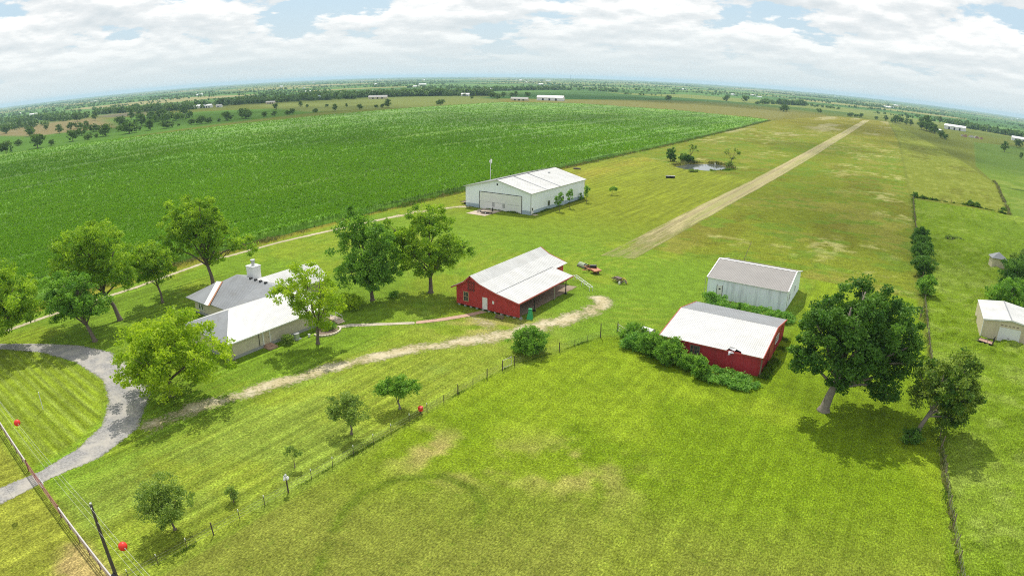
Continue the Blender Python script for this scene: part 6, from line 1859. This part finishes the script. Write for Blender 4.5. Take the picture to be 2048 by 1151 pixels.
# trees just beyond the far edge of the corn, from the left frame edge to the end of the row (x, y, crown width)
ROW = [(-601, 154, 15), (-695, 192, 10), (-612, 186, 18), (-616, 201, 7), (-629, 226, 14), (-621, 239, 9), (-628, 250, 5), (-634, 262, 15), (-624, 283, 17), (-648, 306, 5), (-632, 310, 13), (-626, 326, 14), (-634, 344, 4), (-631, 358, 9),
       (-627, 367, 12), (-626, 376, 10), (-629, 391, 5), (-633, 404, 12), (-635, 429, 17), (-629, 452, 8), (-627, 464, 7), (-628, 484, 7), (-627, 490, 8), (-628, 526, 6), (-612, 544, 9)]
for i, (x, y, wd) in enumerate(sorted(ROW, key=lambda p: math.atan2(p[0], p[1]))):
    size = 'broad' if wd > 13 else 'mid-sized' if wd > 8 else 'small'
    far_tree('%s dark tree, %s from the left in the row at the corn far edge' % (size, ordinal(i)), x, y, wd, 'trees beyond the corn')
BACK = [(-917, 421, 14), (-1037, 492, 13), (-870, 430, 14), (-845, 468, 13), (-810, 416, 17), (-770, 340, 17), (-763, 338, 11), (-729, 347, 15), (-766, 570, 10), (-807, 274, 12), (-956, 306, 9), (-869, 322, 13), (-790, 302, 11),
        (-875, 313, 10), (-1211, 341, 14), (-1041, 271, 18), (-1115, 412, 18), (-1055, 420, 14), (-680, 300, 12), (-700, 262, 12), (-735, 290, 14), (-710, 330, 9), (-850, 250, 14), (-905, 268, 12)]
for i, (x, y, wd) in enumerate(sorted(BACK, key=lambda p: math.atan2(p[0], p[1]))):
    far_tree('%s green tree on the pasture behind the corn row, %s from the left' % ('large' if wd > 13 else 'smaller', ordinal(i)), x, y, wd, 'scattered pasture trees')
MIDT = [(-751, 615, 5), (-780, 626, 9), (-709, 616, 6), (-671, 618, 5), (-606, 581, 8), (-604, 608, 6), (-605, 620, 6), (-597, 622, 12), (-576, 703, 11), (-619, 520, 6), (-813, 1026, 8), (-799, 1033, 8), (-790, 1038, 8), (-777, 1074, 12), (-657, 945, 17), (-641, 937, 12),
        (-685, 1018, 12), (-674, 1031, 11), (-680, 1053, 12), (-656, 1055, 13), (-676, 909, 7)]
for i, (x, y, wd) in enumerate(sorted(MIDT, key=lambda p: math.atan2(p[0], p[1]))):
    far_tree('%s tree on the tan field, %s from the left toward the white barns' % ('round' if wd > 9 else 'little', ordinal(i)), x, y, wd, 'trees on the tan field')
ENDT = [(-411, 1544, 16), (-376, 1586, 22), (-325, 1496, 12), (-209, 1177, 14), (-204, 1186, 12), (-445, 1236, 14), (-100, 1275, 11), (-90, 1288, 9), (-82, 1296, 10), (-52, 1275, 9), (-35, 1273, 11), (-22, 1236, 8), (-16, 1222, 15), (-8, 1212, 14), (3, 1196, 12), (10, 1180, 11),
        (26, 1080, 18), (30, 1066, 20), (33, 1052, 22), (37, 1030, 20), (40, 1010, 15), (43, 985, 13), (47, 880, 12), (51, 850, 9), (79, 1615, 16), (-164, 1323, 11), (113, 781, 11), (152, 935, 13), (118, 700, 6)]
for i, (x, y, wd) in enumerate(sorted(ENDT, key=lambda p: math.atan2(p[0], p[1]))):
    far_tree('%s tree past the airstrip far end, %s from the left' % ('bushy' if wd > 12 else 'small'if wd < 10 else 'rounded', ordinal(i)), x, y, wd, 'trees at the airstrip end', 'field_tree')


def woods(name, belts, mat, seed, q=1.0):
    """belts of trees too many to count: (x0, y0, x1, y1, depth, height, crowns, leaf quads per crown)"""
    rs = np.random.RandomState(seed)
    Vs, Fs, Ts, off = [], [], [], 0
    for (x0, y0, x1, y1, dp, h, n, k) in belts:
        f = rs.rand(n)
        cx_, cy_ = x0 + (x1 - x0) * f, y0 + (y1 - y0) * f
        L = math.hypot(x1 - x0, y1 - y0) + 1e-6
        o = (rs.rand(n) - 0.5) * dp
        cx_, cy_ = cx_ - (y1 - y0) / L * o, cy_ + (x1 - x0) / L * o
        hh = h * (0.55 + 0.6 * rs.rand(n))
        rr = hh * (0.42 + 0.25 * rs.rand(n))
        i = np.repeat(np.arange(n), k)
        d = rs.normal(size=(n * k, 3))
        d[:, 2] = np.abs(d[:, 2])
        d /= np.linalg.norm(d, axis=1, keepdims=True)
        u = (0.6 + 0.4 * rs.rand(n * k))[:, None]
        P = np.stack([cx_[i], cy_[i], hh[i] * 0.35], 1) + d * u * np.stack([rr[i], rr[i], hh[i] * 0.65], 1)
        low = rs.rand(n * k) < 0.3
        P[low, 2] = rs.rand(low.sum()) * hh[i][low] * 0.5
        N = np.cross(d, rs.normal(size=(n * k, 3)))
        N /= np.linalg.norm(N, axis=1, keepdims=True) + 1e-9
        sz = rr[i] * 2.4 / math.sqrt(k) * 1.9 * q
        V, F = leaf_quads(P, N, sz, sz * 0.8, rs)
        V[:, 2] = np.maximum(V[:, 2], 0.02)
        Vs.append(V)
        Fs.append(F + off)
        off += len(V)
        Ts.append(np.repeat(np.clip(rs.rand(n)[i] * 0.7 + 0.4 * (rs.rand(n * k) - 0.3), 0, 1), 4))
    me = mesh_np(name, np.concatenate(Vs), np.concatenate(Fs), M[mat], {'tint': ('FLOAT', np.concatenate(Ts))})
    tag(link(bpy.data.objects.new(name, me)), kind='stuff')


woods('far_woods', [(-1750, 420, -1480, 480, 90, 12, 90, 60), (-1420, 480, -1200, 445, 60, 12, 60, 60), (-1390, 590, -1050, 620, 90, 13, 150, 60), (-1090, 690, -930, 880, 40, 12, 90, 60), (-1130, 700, -1010, 1000, 50, 13, 130, 60),
                    (-1060, 850, -860, 1080, 70, 14, 240, 70), (-960, 960, -780, 1110, 80, 14, 230, 70), (-1300, 350, -1120, 330, 60, 11, 40, 60), (-930, 460, -740, 400, 60, 9, 26, 60), (-1000, 1440, -985, 1810, 30, 12, 90, 40),
                    (-330, 1590, -265, 1800, 26, 13, 60, 50), (100, 1590, 145, 1480, 22, 13, 40, 50), (140, 1490, 260, 1380, 30, 12, 60, 50), (250, 1500, 420, 1380, 40, 12, 60, 50)], 'leaf_far', 301)
# belts and copses out to the horizon
rb_ = np.random.RandomState(31)
far_b = []
for k in range(520):
    a = R(-33 + rb_.uniform(-50, 50))
    d = 1700 * (16500 / 1700.0) ** (rb_.rand() ** 0.8)
    x, y = math.sin(a) * d, math.cos(a) * d
    if d < 2300 and -60 < math.degrees(a) < -12 and rb_.rand() < 0.5:
        continue
    L = rb_.uniform(60, 420) * (d / 3000) ** 0.5
    th = a + math.pi / 2 + rb_.normal() * 0.35
    n = int(np.clip(L / (9 * (d / 2500) ** 0.6), 5, 36))
    far_b.append((x - math.sin(th) * L / 2, y - math.cos(th) * L / 2, x + math.sin(th) * L / 2, y + math.cos(th) * L / 2, rb_.uniform(10, 60) * (d / 3000) ** 0.6, rb_.uniform(5, 8.5), n, 14 if d < 5000 else 9))
woods('horizon_woods', far_b, 'leaf_far', 303, 1.0)

# farmsteads and barns far out
def far_barn(name, label, cat, x, y, w, d, h, rh, rz, wall='far_wall', roof='far_wall', group=None, door=True):
    t = thing(name, label, cat, (x, y, 0), rz, group)
    b = MB()
    b.poly([(-w / 2, -d / 2, 0), (w / 2, -d / 2, 0), (w / 2, -d / 2, h), (-w / 2, -d / 2, h)])
    b.poly([(w / 2, d / 2, 0), (-w / 2, d / 2, 0), (-w / 2, d / 2, h), (w / 2, d / 2, h)])
    b.poly([(w / 2, -d / 2, 0), (w / 2, d / 2, 0), (w / 2, d / 2, h), (w / 2, 0, h + rh - 0.1), (w / 2, -d / 2, h)])
    b.poly([(-w / 2, d / 2, 0), (-w / 2, -d / 2, 0), (-w / 2, -d / 2, h), (-w / 2, 0, h + rh - 0.1), (-w / 2, d / 2, h)])
    b.build('wall', M[wall], t)
    r = MB()
    r.slab([(-w / 2 - 0.4, -d / 2 - 0.4, h - 0.05), (w / 2 + 0.4, -d / 2 - 0.4, h - 0.05), (w / 2 + 0.4, 0, h + rh), (-w / 2 - 0.4, 0, h + rh)], 0.12)
    r.slab([(-w / 2 - 0.4, 0, h + rh), (w / 2 + 0.4, 0, h + rh), (w / 2 + 0.4, d / 2 + 0.4, h - 0.05), (-w / 2 - 0.4, d / 2 + 0.4, h - 0.05)], 0.12)
    r.build('roof', M[roof], t)
    if door:
        for k in range(3):
            MB().box(-w * 0.3 + k * w * 0.25, -w * 0.3 + k * w * 0.25 + min(3, w * .12), -d / 2 - 0.08, -d / 2 - 0.004, 0.1, h * 0.7).build('door', M['dark'], t)
    return t
far_barn('long_barn', 'long white arched-roof barn beyond the top edge of the corn', 'barn', -552, 962, 44, 16, 5.0, 3.4, R(18))
far_barn('ranch_house', 'low grey-roofed ranch house left of the long white barn', 'house', -581, 912, 28, 12, 3.0, 2.4, R(20), 'garage_wall', 'far_roof')
far_barn('ranch_house', 'tan house with long roof in front of the woods', 'house', -862, 873, 34, 12, 3.4, 3.0, R(35), 'garage_wall', 'far_roof')
far_barn('blue_barn', 'blue-grey barn standing at the edge of the woods', 'barn', -978, 843, 24, 14, 5.4, 3.2, R(40), 'far_blue', 'far_blue')
far_barn('white_house', 'white roofs of a farmstead among trees, left part', 'house', -1083, 622, 26, 12, 4.0, 2.6, R(40), 'far_wall', 'far_wall')
far_barn('white_house', 'white roofs of a farmstead among trees, right part', 'house', -1060, 636, 18, 10, 4.0, 2.4, R(40), 'far_wall', 'far_wall')
far_barn('white_house', 'small white house at the right end of the farmstead row', 'house', -1026, 640, 10, 8, 3.2, 2.0, R(40), 'far_wall', 'far_roof')
far_barn('white_house', 'small pale house at the edge of the tan field by the woods', 'house', -975, 715, 16, 9, 3.0, 2.0, R(40), 'garage_wall', 'far_roof')
far_barn('white_house', 'small white house with trees before the dark wood', 'house', -790, 1042, 16, 9, 3.4, 2.4, R(25), 'far_wall', 'far_wall')
far_barn('white_house', 'white house left of the far hedge behind the dark green field', 'house', -1025, 1462, 28, 12, 4.0, 2.6, R(30), 'far_wall', 'far_wall')
far_barn('white_house', 'second white house near the far hedge behind the dark green field', 'house', -1000, 1500, 30, 12, 4.0, 2.6, R(30), 'far_wall', 'far_wall')
far_barn('white_house', 'tall tan house rising out of the woods', 'house', -985, 980, 18, 12, 9.0, 3.6, R(30), 'garage_wall', 'garage_wall')
far_barn('metal_barn', 'large white metal barn at the right end of the far fields', 'barn', 91, 1272, 38, 16, 6.0, 3.0, R(-10), 'far_wall', 'far_wall')
far_barn('low_shed', 'long low white shed left of the large white barn on the far right', 'shed', 56, 1126, 4, 46, 2.0, 0.8, R(0), 'far_wall', 'far_wall')
far_barn('white_house', 'white house at the right edge of the far fields', 'house', 194, 1190, 26, 12, 4.4, 2.8, R(-5), 'far_wall', 'far_wall')
t = thing('scrap_heap', 'sprawling pinkish heap of scrap on the far right field', 'scrap heap', (98, 1036, 0))
for i in range(9):
    x, y = frs.uniform(-16, 16), frs.uniform(-20, 20)
    MB().box(-3, 3, -2, 2, 0, frs.uniform(1.0, 2.2)).slab([(-2.4, -1.5, 2.9), (2.4, -1.7, 2.5), (2.5, 1.4, 2.4), (-2.2, 1.6, 3.0)], 0.5).build('scrap', M['brick'] if i % 2 else M['silver'], t, loc=(x, y, 0), rz=frs.uniform(0, 3))
GH = 'tiny farmhouses scattered toward the horizon'
hm = None
for k in range(46):
    a = R(-33 + frs.uniform(-46, 46))
    d = 1900 * (9000 / 1900) ** frs.random()
    if hm is None:
        hm = far_barn('distant_house', 'tiny pale building far out on the plain', 'house', math.sin(a) * d, math.cos(a) * d, 22, 12, 4.0, 3.0, frs.uniform(0, 3), group=GH, door=False)
        continue
    c = copy_tree(hm)
    s_ = frs.uniform(0.6, 1.2) * (d / 2500) ** 0.35
    c.location = (math.sin(a) * d, math.cos(a) * d, 0)
    c.rotation_euler = (0, 0, frs.uniform(0, 3))
    c.scale = (s_ * frs.uniform(0.8, 1.5), s_, s_ * 0.8)
t = thing('radio_mast', 'thin radio mast standing on the horizon', 'mast', (-4650, 8680, 0))
MB().tube((0, 0, 0), (0, 0, 66), 2.6, 2.0, 6).build('mast', M['steel_dark'], t)
MB().box(-4, 4, -4, 4, 60, 66).build('aerials', M['steel_dark'], t)

# air: thin even haze over the whole plain
hz_m = bpy.data.materials.new('haze')
hz_m.use_nodes = True
t_ = NT(hz_m.node_tree)
pv_ = t_.n('ShaderNodeVolumePrincipled')
pv_.inputs['Color'].default_value = (0.58, 0.84, 1.0, 1)
pv_.inputs['Density'].default_value = 8.5e-5
pv_.inputs['Anisotropy'].default_value = 0.2
t_.l(pv_.outputs[0], t_.n('ShaderNodeOutputMaterial').inputs['Volume'])
ho = MB().box(-19600, 19600, -2900, 19600, -2.2, 78).build('haze', hz_m)
tag(ho, kind='stuff')


# the clouds overhead, above the top of the picture, whose shade lies on corn and meadow
cm_ = bpy.data.materials.new('cloud_vapour')
cm_.use_nodes = True
t_ = NT(cm_.node_tree)
dn = t_.n('ShaderNodeAttribute', attribute_name='puff').outputs['Fac']
ps = t_.n('ShaderNodeNewGeometry').outputs['Position']
nz = t_.noise(ps, 0.011, 6.0, 0.6)
al_ = t_.math('MULTIPLY', t_.math('SUBTRACT', t_.math('ADD', dn, t_.math('MULTIPLY', t_.math('SUBTRACT', nz, 0.5), 1.8)), 0.12), 1.5, clamp=True)
al_ = t_.math('MULTIPLY', al_, 0.42)
df_ = t_.n('ShaderNodeBsdfDiffuse', i_Color=(0.9, 0.9, 0.9, 1))
mx_ = t_.n('ShaderNodeMixShader', i_0=al_)
t_.l(t_.n('ShaderNodeBsdfTransparent').outputs[0], mx_.inputs[1])
t_.l(df_.outputs[0], mx_.inputs[2])
t_.l(mx_.outputs[0], t_.n('ShaderNodeOutputMaterial').inputs[0])
CH = 700.0
ox, oy = SUN_DIR.x / SUN_DIR.z * CH, SUN_DIR.y / SUN_DIR.z * CH
for k, (sx, sy, rx, ry, rz) in enumerate([(-345, 300, 130, 110, 20), (-430, 150, 110, 90, 0), (-330, 560, 170, 150, 30), (-20, 245, 62, 80, 10), (-70, 500, 46, 70, -20), (-30, 880, 110, 190, 10), (20, 640, 60, 60, 0), (-700, 500, 160, 260, 0), (-540, 1250, 330, 210, 20), (-1200, 800, 260, 260, 0), (250, 900, 120, 260, 0)]):
    V, D = [(0, 0, 0)], [1.0]
    n_r, n_a = 14, 40
    Vb = []
    rsn = np.random.RandomState(900 + k)
    ph = rsn.rand(4) * 6.28
    for i in range(1, n_r + 1):
        for j in range(n_a):
            a = 2 * math.pi * j / n_a
            wob = 1 + 0.16 * math.sin(2 * a + ph[0]) + 0.12 * math.sin(3 * a + ph[1]) + 0.08 * math.sin(5 * a + ph[2])
            f = i / n_r
            V.append((rx * 1.25 * wob * f * math.cos(a), ry * 1.25 * wob * f * math.sin(a), 0))
            D.append(1 - f)
    nV = len(V)
    top = [(x, y, 45 * math.sqrt(max(0, d)) * (0.7 + 0.5 * vnoise(np.array([x / 25 + 50]), np.array([y / 25 + 50]), k)[0])) for (x, y, z), d in zip(V, D)]
    bot = [(x, y, -8 * math.sqrt(max(0, d))) for (x, y, z), d in zip(V, D)]
    F = []
    for o_, flip in ((0, False), (nV, True)):
        for j in range(n_a):
            q = [o_, o_ + 1 + j, o_ + 1 + (j + 1) % n_a, o_ + 1 + (j + 1) % n_a]
            F.append(q)
        for i in range(n_r - 1):
            for j in range(n_a):
                a0 = o_ + 1 + i * n_a
                F.append([a0 + j, a0 + n_a + j, a0 + n_a + (j + 1) % n_a, a0 + (j + 1) % n_a])
    F4 = np.array([f for f in F if len(set(f)) == 4])
    me = mesh_np('sky_cloud', np.array(top + bot), F4, cm_, {'puff': ('FLOAT', np.array(D + D))}, smooth=True)
    o = tag(link(bpy.data.objects.new('sky_cloud', me)), kind='structure')
    o.location = (sx + ox, sy + oy, CH)
    o.rotation_euler = (0, 0, R(rz))
